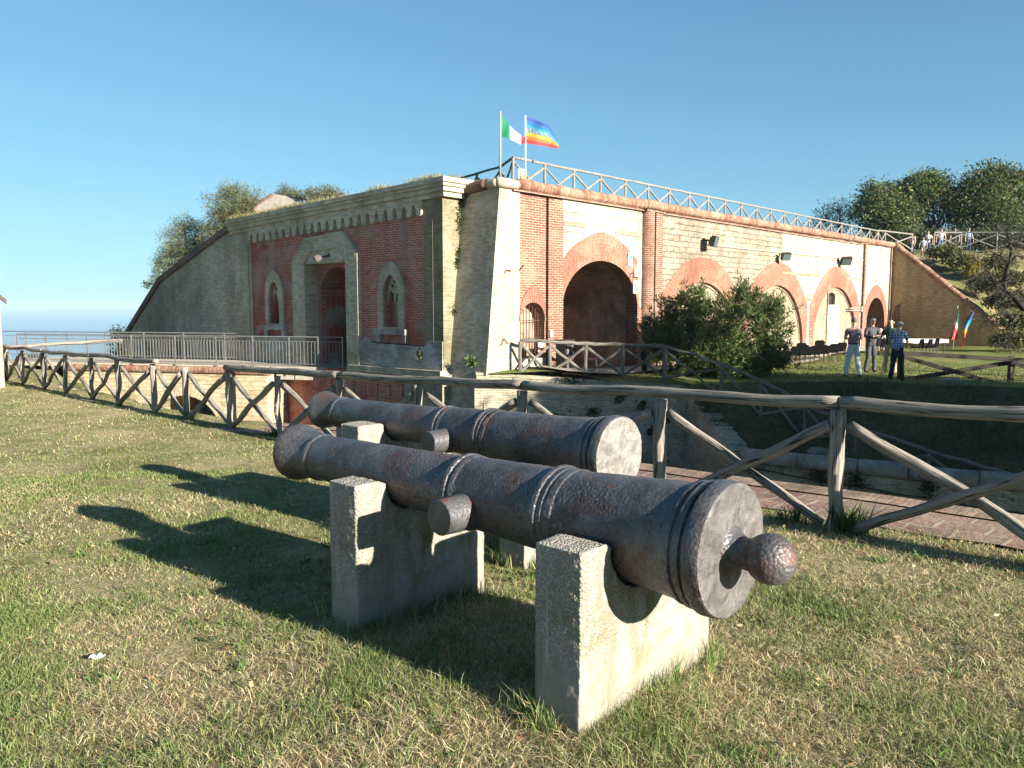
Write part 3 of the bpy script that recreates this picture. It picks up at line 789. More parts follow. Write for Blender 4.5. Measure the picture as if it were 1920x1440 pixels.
# tan rubble up to t = 19, white ashlar beyond
z_at = lambda pts, t: interp(t, pts)
tan = [(8.45, z_at(o2, 8.45))] + clip_gt(o2, 8.46) + [((o2[-1][0] + o3[0][0]) / 2, ZSP)] + clip_lt(o3, 19.0) + [(19.0, z_at(o3, 19.0)), (19.0, TOP), (8.44, TOP)]
part('rubble_masonry', lambda mb: prism(mb, FR, tan, (), -.02, -.5), 'tan_stone')
whi = [(19.0, z_at(o3, 19.0))] + clip_gt(o3, 19.01) + [((o3[-1][0] + o4[0][0]) / 2, ZSP)] + o4 + [(29.55, ZSP), (29.55, TOP + .1), (19.0, TOP + .1)]
part('ashlar_masonry', lambda mb: prism(mb, FR, whi, (), -.02, -.5), 'white_stone')
for i, (c_, top, it) in enumerate(arcs):
    inn = ell(c_, HI, ZSP, it, 36); ex = ext_curve(c_, top)
    part('arch_ring', lambda mb: (arch_ring(mb, FR, inn, ex, .0, -.5), prism(mb, FR, [(c_ - HO - .02, ZB), (c_ - HI, ZB), (c_ - HI, ZSP), (c_ - HO - .02, ZSP)], (), 0, -.5), prism(mb, FR, [(c_ + HI, ZB), (c_ + HO + .02, ZB), (c_ + HO + .02, ZSP), (c_ + HI, ZSP)], (), 0, -.5)), 'arch_brick')
    fill = [(c_ - HI - .1, ZB)] + [(c_ + (t - c_) * 1.03, z + .04) for t, z in inn] + [(c_ + HI + .1, ZB)]
    hole = []
    if i == 2:
        hole = [[(25.02, 1.62), (25.98, 1.62)] + [(25.98 - .96 * k / 8, 2.12 + .13 * math.sin(math.pi * k / 8)) for k in range(9)]]
    inf = part('infill', lambda mb: prism(mb, FR, fill, hole, -.14, -.5), 'infill_brick')
    # cables that follow the intrados
    part('cable', lambda mb: mb.tube([FR.pt(c_ + (t - c_) * .955, ZSP + (z - ZSP) * .955 + .0, -.12) for t, z in inn[18:36]], .012, 6), 'dark_steel')
# the white door panel and the barred window over it
dr = part('door', lambda mb: (prism(mb, FR, [(24.97, -1.05), (26.55, -1.05), (26.55, 1.58), (24.97, 1.58)], (), -.10, -.2),), 'white_paint')
part('door_frame', lambda mb: (prism(mb, FR, [(24.88, -1.05), (24.965, -1.05), (24.965, 2.3), (24.88, 2.3)], (), -.09, -.2)), 'orange_brick', parent=dr)
wd = part('window', lambda mb: prism(mb, FR, [(25.0, 1.6), (26.0, 1.6), (26.0, 2.3), (25.0, 2.3)], (), -.38, -.42), 'glass_dark')
part('window_bars', lambda mb: [mb.box(FR.pt(25.02 + .16 * k, 1.92, -.3), (.02, .02, .62)) for k in range(7)] + [mb.tube([FR.pt(25.02, 1.72 + .18 * k, -.3), FR.pt(25.98, 1.72 + .18 * k, -.3)], .012, 6) for k in range(3)], 'dark_steel', parent=wd)
part('drain_pipe', lambda mb: prism(mb, FR, [(29.55, ZSP), (29.80, ZSP), (29.80, TOP + .1), (29.55, TOP + .1)], (), .10, -.5), 'orange_brick', label='reddish vertical strip of brick with a drain pipe')
# last bay with the dark doorway
inL = ell(32.05, 1.55, .55, 2.02, 20); exL = pointed(32.05, 2.12, .45, 2.75, 10, 1.15)
lb = [(29.8, ZB)] + [(29.93, ZB)] + exL + [(34.17, ZB), (34.5, ZB), (34.5, TOP + .15), (29.8, TOP + .15)]
part('bay_masonry', lambda mb: prism(mb, FR, lb, (), -.04, -.5), 'white_stone')
def last_ring(mb):
    arch_ring(mb, FR, inL, exL, .0, -.5)
    prism(mb, FR, [(29.93, ZB), (30.5, ZB), (30.5, .55), (29.93, .45)], (), 0, -.5); prism(mb, FR, [(33.6, ZB), (34.17, ZB), (34.17, .45), (33.6, .55)], (), 0, -.5)
part('arch_ring', last_ring, 'arch_brick')
part('doorway', lambda mb: (prism(mb, FR, [(30.2, ZB), (33.9, ZB), (33.9, 2.3), (30.2, 2.3)], (), -3.2, -3.3), prism(mb, FR, [(33.6, ZB), (33.75, ZB), (33.75, 2.3), (33.6, 2.3)], (), -.45, -3.2), prism(mb, FR, [(30.35, ZB), (30.5, ZB), (30.5, 2.3), (30.35, 2.3)], (), -.45, -3.2), prism(mb, FR, [(30.3, 2.1), (33.8, 2.1), (33.8, 2.3), (30.3, 2.3)], (), -.45, -3.2)), 'vault_brick')
part('pilaster', lambda mb: prism(mb, FR, [(34.25, ZB), (34.6, ZB), (34.6, TOP + .2), (34.25, TOP + .2)], (), .05, -.5), 'cap_brick')
# thin plaster bands in the ashlar
for a, b_, z in ((19.0, 23.4, 3.03), (27.2, 29.5, 2.96), (21.6, 22.7, 1.86), (2.9, 4.0, 4.10), (5.7, 7.3, 4.0)):
    part('plaster_band', lambda mb: prism(mb, FR, [(a, z), (b_, z - .03), (b_, z + .13), (a, z + .10)], (), .012, -.1), 'infill_brick')
# barred grille in the small arch
def grille(mb):
    for k in range(8):
        t = .95 + .138 * k; zt = 1.15 + .52 * math.sqrt(max(0, 1 - ((t - 1.43) / .56) ** 2)); mb.tube([FR.pt(t, -.3, -.2), FR.pt(t, zt, -.2)], .013, 6)
    for z in (.0, .62, 1.15): mb.tube([FR.pt(.88, z, -.19), FR.pt(1.98, z, -.19)], .014, 6)
gt = part('grille', grille, 'rusty_iron')
part('gate_leaf', lambda mb: prism(mb, FR, [(.87, ZB), (1.99, ZB), (1.99, 1.75), (.87, 1.75)], (), -.42, -.48), 'vault_brick')
part('pier_base', lambda mb: prism(mb, FR, [(.9, ZB), (2.0, ZB), (2.0, .02), (.9, .02)], (), .06, -.2), 'plinth_brick')
# rounded brick coping on the parapet
def coping_r(mb):
    n = 150; pts = [FR.pt(.72 + (34.6 - .72) * i / n, 5.08 + .010 * math.sin(i * .9) + (.10 if i > 110 else .10 * i / 110) * .8, .02 + (.16 if 28 < i < 35 else 0)) for i in range(n + 1)]
    mb.tube(pts, [.165 + .006 * math.sin(i * 2.7) for i in range(n + 1)], 14, True, .05)
part('coping', coping_r, 'cap_brick', True)
part('coping_stone', lambda mb: (mb.tube([FR.pt(-.10, 5.06, .0), FR.pt(.3, 5.06, .0), FR.pt(.70, 5.06, .0)], [.145, .15, .148], 14, True, .08),), 'coping_stone', True)
part('coping', lambda mb: (mb.tube([(Vector((*(CC + LD * (.06 + .1 * i) + RD * (-.0)), 5.06))) for i in range(5)], .145, 14, True, .05),), 'coping_stone', True)
part('coping', lambda mb: (mb.tube([(Vector((*(CC + LD * (.47 + .12 * i) + RD * (-.02)), 5.06 - .012 * i))) for i in range(10)], .16, 14, True, .08),), 'dark_cap_brick', True)
part('string_course', lambda mb: [prism(mb, FR, [(a, TOP - .04), (b_, TOP - .04), (b_, TOP + .03), (a, TOP + .03)], (), ww, -.3) for a, b_, ww in ((.5, 7.3, .09), (7.3, 8.5, .20), (8.5, 29.0, .06))] + [prism(mb, FR, [(29, TOP + .02), (34.5, TOP + .14), (34.5, TOP + .22), (29, TOP + .08)], (), .07, -.3)], 'orange_brick')

# --- gate front
SK = -.034
red = [(.8, .41), (3.95, .44), (3.95, 3.3), (4.75, 3.95), (6.85, 3.85), (7.65, 3.1), (7.65, .45), (10.62, .47), (10.62, 4.42), (.8, 4.75)]
wr_c, wl_c = 2.36, 9.05
def win_out(c_, hw, z0, zsp, top): return [(c_ - hw, z0)] + pointed(c_, hw, zsp, top, 9) + [(c_ + hw, z0)]
part('red_wall', lambda mb: prism(mb, FL, red, [win_out(wr_c, .36, .95, 1.95, 2.55), win_out(wl_c, .34, .9, 1.9, 2.45)], 0, -.5), 'red_brick')
part('end_pier', lambda mb: (prism(mb, FL, [(-.02, -.30), (.82, -.30), (.82, 4.9), (-.02, 4.9)], (), .06, -.85), prism(mb, FL, [(.40, .35), (.47, .35), (.47, 4.1), (.40, 4.1)], (), .075, .03)), 'pier_brick')
part('pilaster', lambda mb: (prism(mb, FL, [(10.6, -.6), (11.82, -.6), (11.82, 4.55), (10.6, 4.55)], (), .06, -.5), prism(mb, FL, [(10.75, -.6), (11.25, -.6), (11.25, 3.9), (10.75, 3.9)], (), .10, .0)), 'pale_trim')
def plinth(mb):
    prism(mb, FL, [(.0, -.32), (3.95, -.32), (3.95, .44), (3.6, .60), (3.3, .41), (.8, .38), (.6, .55), (.0, .55)], (), .10, -.4)
part('plinth', plinth, 'plinth_brick')
part('plinth', lambda mb: prism(mb, FL, [(7.65, -.6), (10.75, -.6), (10.75, .46), (7.65, .46)], (), .10, -.4), 'plinth_brick')
part('ledge', lambda mb: prism(mb, FL, [(-.1, -.52), (4.4, -.52), (4.4, -.34), (-.1, -.30)], (), .28, -.3), 'pale_trim')
part('lower_wall', lambda mb: prism(mb, FL, [(1.6, -4.7), (11.9, -4.7), (11.9, -.52), (1.6, -.52)], (), .12, -.6), 'red_brick')
def low_panels(mb):
    for k in range(8):
        for j in range(3): prism(mb, FL, [(1.75 + k * .62, -1.25 - j * .75), (2.3 + k * .62, -1.25 - j * .75), (2.3 + k * .62, -.58 - j * .75), (1.75 + k * .62, -.58 - j * .75)], (), .16, .1)
part('quoin_panel', low_panels, 'red_brick')
part('lower_pier', lambda mb: prism(mb, FL, [(-.1, -4.7), (1.6, -4.7), (1.6, -.52), (-.1, -.52)], (), .2, -.9), 'moat_brick')
# cornice in stepped courses, following the slightly falling top
def cornice(mb):
    T_ = 11.95
    for z0, z1, ww in ((4.72, 4.86, .16), (4.862, 5.0, .24), (5.002, 5.10, .30), (5.102, 5.24, .36)):
        prism(mb, FL, [(-ww - .02, z0), (T_, z0 + SK * T_), (T_, z1 + SK * T_), (-ww - .02, z1)], (), ww, -.85)
part('cornice', cornice, 'pale_trim')
def corbels(mb):
    a, b_, n = .90, 10.55, 22; st = (b_ - a) / n; zt = 4.74
    pts = [(a - .1, zt), (a - .1, zt - .46)]
    low = []
    for k in range(n):
        t = a + k * st; sk = SK * (t - a)
        zb = zt - .50 + sk
        low += [(t - .1 + .02, zb + .04), (t - .02 + .0, zb - .0), (t + .10, zb), (t + .14, zb + .05)]
        for j in range(5):
            q = j / 4; low.append((t + .155 + .19 * q, zb + .22 + .12 * math.sin(math.pi * q)))
        low += [(t + .355, zb + .05)] if k == n - 1 else []
    pts = [(a - .1, zt)] + low + [(b_ + .05, zt - .5 + SK * n * st), (b_ + .05, zt + SK * (n * st))]
    prism(mb, FL, pts, (), .15, -.1)
part('corbel_table', corbels, 'pale_trim')
# pointed windows
def window(c_, s):
    def frame_(mb):
        o_ = win_out(c_, .63 * s, .86, 1.95, 2.98 if s == 1 else 2.88); i_ = win_out(c_, .37 * s, .93, 1.93, 2.56 if s == 1 else 2.47)
        prism(mb, FL, o_, [i_], .09, -.02)
        prism(mb, FL, [(p[0], p[1]) for p in win_out(c_, .50 * s, .92, 1.94, 2.72 if s == 1 else 2.62)], [i_], .04, -.14)
    w_ = part('window', frame_, 'pale_trim', label='blind pointed window with a pale stone surround')
    def back(mb): prism(mb, FL, [(c_ - .4, .85), (c_ + .4, .85), (c_ + .4, 2.65), (c_ - .4, 2.65)], (), -.30, -.36)
    part('blind_panel', back, 'red_brick', parent=w_)
    def trac(mb):
        o_ = win_out(c_, .37 * s, 1.72, 1.93, 2.57 if s == 1 else 2.48)
        lz = 1.72
        holes = [[(c_ + sg * .175 * s + .135 * s * x, 1.725 + (.0 if z == 0 else 0) + z) for x, z in [(-1, 0), (-1, .10), (-.7, .24), (-.3, .32), (0, .34), (.3, .32), (.7, .24), (1, .10), (1, 0)]] for sg in (-1, 1)]
        holes += [[(c_ + cx * s + .075 * math.cos(a) * s, cz + .075 * math.sin(a)) for a in [2 * math.pi * k / 10 for k in range(10)]] for cx, cz in ((-.10, 2.20), (.10, 2.20), (0, 2.36))]
        prism(mb, FL, o_, holes, -.10, -.22)
        mb.box(FL.pt(c_, 1.33, -.2), (.07, .07, .82), 0)
    part('tracery', trac, 'pale_trim', parent=w_)
    part('sill', lambda mb: (prism(mb, FL, [(c_ - .76 * s, .70), (c_ + .76 * s, .70), (c_ + .76 * s, .875), (c_ - .76 * s, .875)], (), .17, -.1), [prism(mb, FL, [(c_ + q * .62 * s - .1, .46), (c_ + q * .62 * s + .1, .46), (c_ + q * .62 * s + .1, .70), (c_ + q * .62 * s - .1, .70)], (), .11, -.05) for q in (-1, 1)]), 'plinth_brick', parent=w_)
window(wr_c, 1.0); window(wl_c, .96)
# gate surround, recessed red arch, dark passage
def surround(mb):
    o_ = [(7.68, -.62), (7.68, 3.12), (6.88, 3.90), (4.72, 4.02), (3.92, 3.28), (3.92, -.62)]
    i_ = [(6.92, -.61), (6.92, 3.02), (4.56, 3.02), (4.56, -.61)]
    mb2 = [(7.68, -.62), (7.68, 3.12), (6.88, 3.90), (4.72, 4.02), (3.92, 3.28), (3.92, -.62), (4.56, -.62), (4.56, 3.02), (6.92, 3.02), (6.92, -.62)]
    prism(mb, FL, mb2, (), .16, -.45)
    # roll moulding framing the lintel
    mb.tube([FL.pt(6.98, 3.02, .17), FL.pt(6.45, 3.45, .17), FL.pt(4.98, 3.52, .17), FL.pt(4.60, 3.1, .17)], .055, 8)
    mb.tube([FL.pt(7.60, 3.12, .15), FL.pt(6.84, 3.84, .15), FL.pt(4.75, 3.95, .15), FL.pt(3.99, 3.26, .15)], .05, 8)
part('gate_surround', surround, 'pale_trim')
ga = ell(5.74, 1.02, 1.95, 2.93, 24)
gp = [(7.3, -.62), (7.3, 3.3), (4.2, 3.3), (4.2, -.62), (4.72, -.62)] + ga + [(6.76, -.62)]
gate = part('gateway', lambda mb: prism(mb, FL, gp, (), -.38, -.62), 'red_brick')
def passage(mb):
    D = 3.6; prof = [(4.72, -.62)] + ga + [(6.76, -.62)]
    vs = []; fs = []; us = []; acc = 0
    for i, (t, z) in enumerate(prof):
        if i: acc += math.hypot(t - prof[i - 1][0], z - prof[i - 1][1])
        vs += [FL.pt(t, z, -.6), FL.pt(t, z, -D)]
        if i: a = i * 2; fs.append((a - 2, a - 1, a + 1, a)); us.append([(0, acc - .1), (D, acc - .1), (D, acc), (0, acc)])
    mb.add(vs, fs, us)
part('passage', passage, 'red_brick', parent=gate)
part('passage_shade_plate', lambda mb: (prism(mb, FL, [(4.4, -.62), (7, -.62), (7, 3), (4.4, 3)], (), -3.5, -3.6)), 'painted_shade', parent=gate)  # plate painted near black for the shade deep in the passage
part('passage_floor', lambda mb: (prism(mb, FL, [(4.4, -.68), (7, -.68), (7, -.56), (4.4, -.56)], (), -.3, -6.0)), 'grey_beam', parent=gate)
part('gate_door', lambda mb: prism(mb, FL, [(4.73, -.56), (5.35, -.56), (5.35, 1.9), (4.73, 2.1)], (), -1.9, -2.0), 'dark_wood', parent=gate)
# sloping flank of the gate front with its brick coping
slp = [(11.8, 4.62), (18.35, 2.62), (22.25, .1), (24.3, -4.7), (11.8, -4.7)]
part('flank_wall', lambda mb: prism(mb, FL, slp, (), 0, -.9), 'dark_yellow_brick')
part('flank_coping', lambda mb: (prism(mb, FL, [(11.75, 4.63), (18.37, 2.62), (22.3, .1), (24.4, -4.7), (24.6, -4.7), (22.5, .22), (18.47, 2.83), (11.75, 4.86)], (), .10, -.95)), 'dark_cap_brick')
# --- triangular retaining wall at the far end of the court
FK = Frame(FR.pt(34.5, 0, 0).xy, RN, -RD)
part('retaining_flank', lambda mb: prism(mb, FK, [(-.2, -1.6), (7.4, -1.6), (7.4, -.9), (6.75, -.55), (.0, 5.16), (-.2, 5.2)], (), 0, -.7), 'flank_brick')
def flank_cap(mb):
    n = 26; mb.tube([FK.pt(.0 + 7.1 * i / n, 5.26 - 6.0 * i / n + .015 * math.sin(i * 2), -.1) for i in range(n + 1)], [.19 + .012 * math.sin(i * 1.9) for i in range(n + 1)], 12, True, .1)
part('flank_coping', flank_cap, 'cap_brick', True)
# roof terrace
def z_roof(x, y):
    d = Vector((x, y)) - CC; a, b_ = d.dot(RD), d.dot(LD)
    z = 5.06 + .0 * a
    if b_ > 1.4: z = 5.2 - .034 * (b_ - 1.5) + .22 * max(0, min(1, (a + .3) / 1.6))
    return z
rp = [CC + RD * .1 - RN * .05 , CC + RD * 34.4 - RN * .1, CC + RD * 38 + LD * 12, CC + LD * 14.0 + RD * 8, CC + LD * 13.3 - RD * .7, CC + LD * 1.5 - RD * .72, CC + LD * 1.5 + RD * .1]
o = sheet('roof', rp, z_roof, .5, 'roof_turf', lumps=.09, lump_scale=.9); o.parent = fort; o.data.transform(Matrix.Translation(-fort.location))
FPH = Frame(FL.pt(11.9, 0).xy, LD, LN)
# earth mound behind the sloping flank
mv = []; mf = []
for i in range(15):
    t = 11.6 + 11.2 * i / 14; zt = interp(t, [(11.6, 4.86), (18.4, 2.75), (22.4, .15), (23.0, -1.2)])
    for j in range(6): p = FL.pt(t, zt - .05 + .12 * noise.noise(Vector((t, j, 0))) + .25 * min(1, j / 2), -.9 - j * 1.6); mv.append(p)
for i in range(14):
    for j in range(5): mf.append((i * 6 + j, i * 6 + j + 1, i * 6 + 7 + j, i * 6 + 6 + j))
add_mesh('earth_mound', mv, mf, 'roof_turf', fort, None, True)

# rampart hill behind the triangular wall
kp = [(FK.pt(q, 0, -.4).x, FK.pt(q, 0, -.4).y, 5.16 - .872 * q) for q in (0, 1.2, 2.4, 3.6, 4.8, 6.0, 6.9)]
HP = kp + [(25, 56, 5.42), (30, 57, 5.45), (34, 56.5, 5.45), (40, 55, 5.5), (48, 53, 5.7), (60, 50, 5.8), (70, 70, 6), (40, 72, 5.6), (24, 66, 5.4), (31, 51.5, 3.7), (36, 49.5, 3.2), (32.5, 47.3, 1.6), (31, 43.6, -.45), (35, 42, -.4), (42, 39, -.35), (50, 35, -.3), (60, 31, -.3), (40, 46, 1.9), (50, 44, 2.4)]
hp = [Vector(k[:2]) for k in kp] + [Vector((31, 43.2)), Vector((36, 41)), Vector((46, 36.5)), Vector((62, 30)), Vector((80, 40)), Vector((80, 80)), Vector((20, 80)), Vector((22.5, 56)), FR.pt(34.3, 0, -1.0).xy]
struct(sheet('hill', hp, idw(HP, 3.0), .8, 'hill_turf', lumps=.22, lump_scale=.5), 'grassy rampart slope rising behind the triangular wall')
# ------------------------------------------------------------------ bridge to the gate
BL = Vector((-18.7, 30.3)); BR = Vector((-5.75, 27.25)); bd = (BR - BL).normalized(); BLEN = (BR - BL).length
FB = Frame(BL, bd, Vector((bd.y, -bd.x)))
BZ = -.52
bridge = thing('footbridge', 'masonry footbridge with an arch below, leading to the gate, with a steel end span', 'bridge', (BL.x, BL.y, BZ))
bpart = lambda n, f, m, smooth=False: (lambda mb: (f(mb), mb.build(n, m, bridge, smooth))[1])(MB())
ac_ = 7.15
ah = ell(ac_, 1.42, -2.95, -1.62, 20)
bw_ = [(2.2, -4.7), (ac_ - 1.42, -4.7)] + ah + [(ac_ + 1.42, -4.7), (10.55, -4.7), (10.55, -.80), (2.2, -.80)]
bpart('parapet_wall', lambda mb: prism(mb, FB, bw_, (), .12, -2.6), 'bridge_stone')
bpart('arch_ring', lambda mb: arch_ring(mb, FB, ah, ell(ac_, 1.75, -2.95, -1.24, 20), .135, 0), 'bridge_stone')
bpart('pier', lambda mb: prism(mb, FB, [(9.35, -4.7), (10.56, -4.7), (10.56, -.80), (9.35, -.80)], (), .32, -2.7), 'bridge_stone')
bpart('brick_coping', lambda mb: (mb.tube([FB.pt(2.1 + .2 * i, -.69, .10) for i in range(43)], .135, 12, True, .05), mb.tube([FB.pt(9.25 + .2 * i, -.70, .28) for i in range(8)], .13, 12, True, .05)), 'cap_brick', True)
bpart('deck', lambda mb: (prism(mb, FB, [(-1, -.66), (10.6, -.66), (10.6, BZ), (-1, BZ)], (), -.02, -2.5)), 'pale_gravel')
bpart('steel_deck', lambda mb: (prism(mb, FB, [(10.605, -.62), (13.6, -.62), (13.6, BZ + .01), (10.605, BZ + .01)], (), .06, -2.3), [prism(mb, FB, [(10.7 + .72 * k, -.98), (11.36 + .72 * k, -.98), (11.36 + .72 * k, -.625), (10.7 + .72 * k, -.625)], (), -.1, -.3) for k in range(4)]), 'grey_beam')
def railing(name, label, a, b_, w_, posts):
    rl = thing(name, label, 'railing', tuple(FB.pt(a, BZ, w_)), group='steel railings of the footbridge')
    mb = MB(); mb.tube([FB.pt(a, BZ + 1.04, w_), FB.pt(b_, BZ + 1.04, w_)], .022, 8); mb.build('top_rail', 'steel', rl)
    mb = MB(); mb.tube([FB.pt(a, BZ + .88, w_), FB.pt(b_, BZ + .88, w_)], .013, 6); mb.build('upper_rail', 'steel', rl)
    mb = MB(); mb.tube([FB.pt(a, BZ + .10, w_), FB.pt(b_, BZ + .10, w_)], .013, 6); mb.build('lower_rail', 'steel', rl)
    for t in posts:
        mb = MB(); mb.box(FB.pt(t, BZ + .40, w_ + .03), (.05, .02, 1.28), math.atan2(bd.y, bd.x)); mb.build('post', 'steel', rl)
    ps = sorted(posts)
    for p0, p1 in zip(ps, ps[1:]):
        mb = MB(); k = int((p1 - p0) / .125)
        for i in range(1, k): t = p0 + (p1 - p0) * i / k; mb.tube([FB.pt(t, BZ + .10, w_), FB.pt(t, BZ + .88, w_)], .0085, 5, False)
        mb.build('bar_panel', 'steel', rl)
railing('railing', 'near steel railing of the footbridge, in front of the gate', .0, 13.35, .02, [0, 1.3, 3.1, 5.0, 6.8, 8.45, 9.9, 11.3, 12.4, 13.3])
railing('railing', 'far steel railing of the footbridge, seen through the near one', -6.0, 12.6, -2.45, [-6, -4, -2, 0, 1.8, 3.6, 5.4, 7.2, 9.0, 10.8, 12.5])

# ------------------------------------------------------------------ rustic log fences
def log_pts(a, b_, r, crook, n=7):
    a, b_ = Vector(a), Vector(b_); d = b_ - a; t = d.normalized()
    u_ = t.cross(Vector((0, 0, 1)));  u_ = u_.normalized() if u_.length > .1 else Vector((1, 0, 0)); v_ = u_.cross(t)
    sd = random.random() * 90; pts = []; rr = []
    for i in range(n):
        f = i / (n - 1); e = math.sin(math.pi * f) * .6 + .4 * (0 < i < n - 1)
        pts.append(a + d * f + u_ * crook * e * noise.noise(Vector((sd, f * 3.1, 0))) * 2 + v_ * crook * e * noise.noise(Vector((f * 3.1, sd, 4))) * 2)
        rr.append(r * (1 + .14 * noise.noise(Vector((f * 4, sd, 9)))))
    return pts, rr
def log(name, a, b_, r, parent, crook=.02, mat='weathered_wood', n=7, seg=12, wob=.12, taper=.0):
    pts, rr = log_pts(a, b_, r, crook, n); rr = [q * (1 - taper * i / (n - 1)) for i, q in enumerate(rr)]
    mb = MB(); mb.tube(pts, rr, seg, True, wob, uoff=random.random() * 5)
    return mb.build(name, mat, parent, seg > 8)
# near fence along the ditch: posts at s, rail on top, crossed braces
nf = thing('log_fence', 'weathered log fence with crossed braces along the ditch behind the cannons', 'fence', tuple(fpt(0).to_3d() + Vector((0, 0, -.05))))
near_s = [-3.3, -1.66, 0, 1.6, 3.28, 5.0, 6.72, 8.36, 9.96, 11.66, 13.1, 15.0, 16.6, 18.5, 20.2, 22.2, 23.9]
FH = .97
def fz(s): return interp(s, ZS)
random.seed(11)
for i, s in enumerate(near_s):
    g = fpt(s); z = fz(s)
    r = .056 if s < 7 else random.uniform(.045, .058)
    log('post', (g.x, g.y, z - .15), (g.x + random.uniform(-.02, .02), g.y, z + FH - .055), r, nf, .008 if s < 7 else .022, n=15, seg=14)
for i in range(len(near_s) - 1):
    s0, s1 = near_s[i], near_s[i + 1]
    a0, a1 = fpt(s0 + .06), fpt(s1 - .06); b0, b1 = fpt(s0 + .12), fpt(s1 - .12)
    of = FQ * .045
    cr = .02 if s0 < 7 else .024
    log('brace', (*(a0 - of), fz(s0) + FH - .17), (*(b1 - of), fz(s1) + .02), random.uniform(.038, .048), nf, cr, n=17, seg=12, wob=.2)
    log('brace', (*(b0 + of), fz(s0) + .02), (*(a1 + of), fz(s1) + FH - .17), random.uniform(.036, .046), nf, cr, n=17, seg=12, wob=.2)
rails = [(-3.4, -.02), (0, 3.28), (3.3, 8.4), (8.42, 9.9)] 
rails = [(-3.4, -.01), (.01, 3.27), (3.29, 6.7), (6.72, 10.05), (12.9, 16.7), (16.6, 20.3), (20.2, 24.0)]
for k, (s0, s1) in enumerate(rails):
    g0, g1 = fpt(s0), fpt(s1); n_ = max(9, int((s1 - s0) / .11))
    pts, rr = log_pts((*g0, fz(s0) + FH), (*g1, fz(s1) + FH), .049 if k < 4 else .046, .022 if k < 4 else .035, n_)
    mid = (fz((s0 + s1) / 2) - (fz(s0) + fz(s1)) / 2)
    pts = [p + Vector((0, 0, mid * math.sin(math.pi * i / (n_ - 1)))) for i, p in enumerate(pts)]
    mb = MB(); mb.tube(pts, rr, 16, True, .14, uoff=k * 1.7); mb.build('rail', 'weathered_wood', nf, True)
g = fpt(23.9); log('rail', (g.x, g.y, fz(23.9) + FH), (g.x + 2.6, g.y + 1.6, fz(23.9) + FH + .1), .055, nf, .03)
# worn split in the second brace and a rotten stretch of rail
def fence(name, label, pts, fh, rp, rb, mat, group=None, gaps=(), crook=.01, both=True, ext=0):
    f = thing(name, label, 'fence', tuple(pts[0]), group=group)
    for p in pts: log('post', p - Vector((0, 0, .12)), p + Vector((0, 0, fh - rp * .5)), rp, f, crook, mat, 4, 8)
    for i, (a, b_) in enumerate(zip(pts, pts[1:])):
        if i in gaps: continue
        log('rail', a + Vector((0, 0, fh)), b_ + Vector((0, 0, fh)), rp * .95, f, crook, mat, 5, 8)
        u_ = (b_ - a).normalized() * rp
        log('brace', a + u_ + Vector((0, 0, fh * .86)), b_ - u_ + Vector((0, 0, .05)), rb, f, crook, mat, 5, 7)
        if both: log('brace', a + u_ + Vector((0, 0, .05)), b_ - u_ + Vector((0, 0, fh * .86)), rb, f, crook, mat, 5, 7)
    return f
# court fence above the scarp, then down the steps of the bank
def footed(u, v_top, d, fh): return at(u, v_top, d) - Vector((0, 0, fh))
cf = [footed(u, v, d, .93) for u, v, d in ((975, 638, 23.1), (1031, 641, 23.35), (1099, 644, 23.6), (1168, 646, 23.8), (1246, 649, 23.9))]
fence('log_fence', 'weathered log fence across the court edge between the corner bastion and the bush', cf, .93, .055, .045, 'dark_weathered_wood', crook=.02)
sf = [footed(u, v, d, .95) for u, v, d in ((1246.5, 650, 23.85), (1355, 684, 22.9), (1427, 715, 22.0), (1510, 757, 21.0), (1606, 803, 19.8), (1743, 846, 18.6), (1877, 884, 17.4), (2030, 930, 16.2))]
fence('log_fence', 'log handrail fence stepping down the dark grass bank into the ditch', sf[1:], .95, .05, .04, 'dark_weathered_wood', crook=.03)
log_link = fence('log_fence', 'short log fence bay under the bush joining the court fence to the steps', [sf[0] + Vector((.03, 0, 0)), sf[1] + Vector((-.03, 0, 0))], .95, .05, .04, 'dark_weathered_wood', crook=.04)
# dark plank fence on the right
df = [at(u, v, d) - Vector((0, 0, .93)) for u, v, d in ((1690, 660, 24.0), (1897, 672, 23.4), (2110, 684, 22.8))]
dfo = thing('plank_fence', 'dark squared timber fence with crossed boards beside the men', 'fence', tuple(df[0]))
for p in df:
    mb = MB(); mb.box(p + Vector((0, 0, .44)), (.13, .13, 1.1), .1); mb.build('post', 'dark_wood', dfo)
for a, b_ in zip(df, df[1:]):
    for nm, z0, z1, oy in (('rail', .90, .90, -.08), ('brace', .80, .06, -.09), ('brace', .06, .80, .09)):
        A_, B_ = a + Vector((0, oy, z0)), b_ + Vector((0, oy, z1)); dv = B_ - A_
        M = dv.to_track_quat('X', 'Z').to_matrix(); mb = MB(); mb.box((A_ + B_) / 2, (dv.length + .1, .045, .125), 0, 0, M); mb.build(nm, 'dark_wood', dfo)
# roof fence along the court front parapet
def roofp(t, l_=0.0, w_=-.45, z=4.96): q = CC + RD * t + LD * l_ + RN * w_; return Vector((q.x, q.y, z))
rf = [roofp(1.05 + 1.46 * i) for i in range(23)] 
rff = fence('log_fence', 'pale log fence with crossed braces along the roof parapet of the court front', rf, .98, .042, .035, 'pale_log')
rf2 = [rf[0]] + [at(u, v, d) - Vector((0, 0, .98)) for u, v, d in ((938, 313, 24.9), (894, 325.5, 26.1), (868, 333, 27.0), (845, 339, 27.9))]
fence('log_fence', 'bluish shaded log fence running back across the roof from the rainbow flag', [rf2[0] + Vector((0, .03, 0))] + rf2[1:], .98, .042, .035, 'dark_weathered_wood')
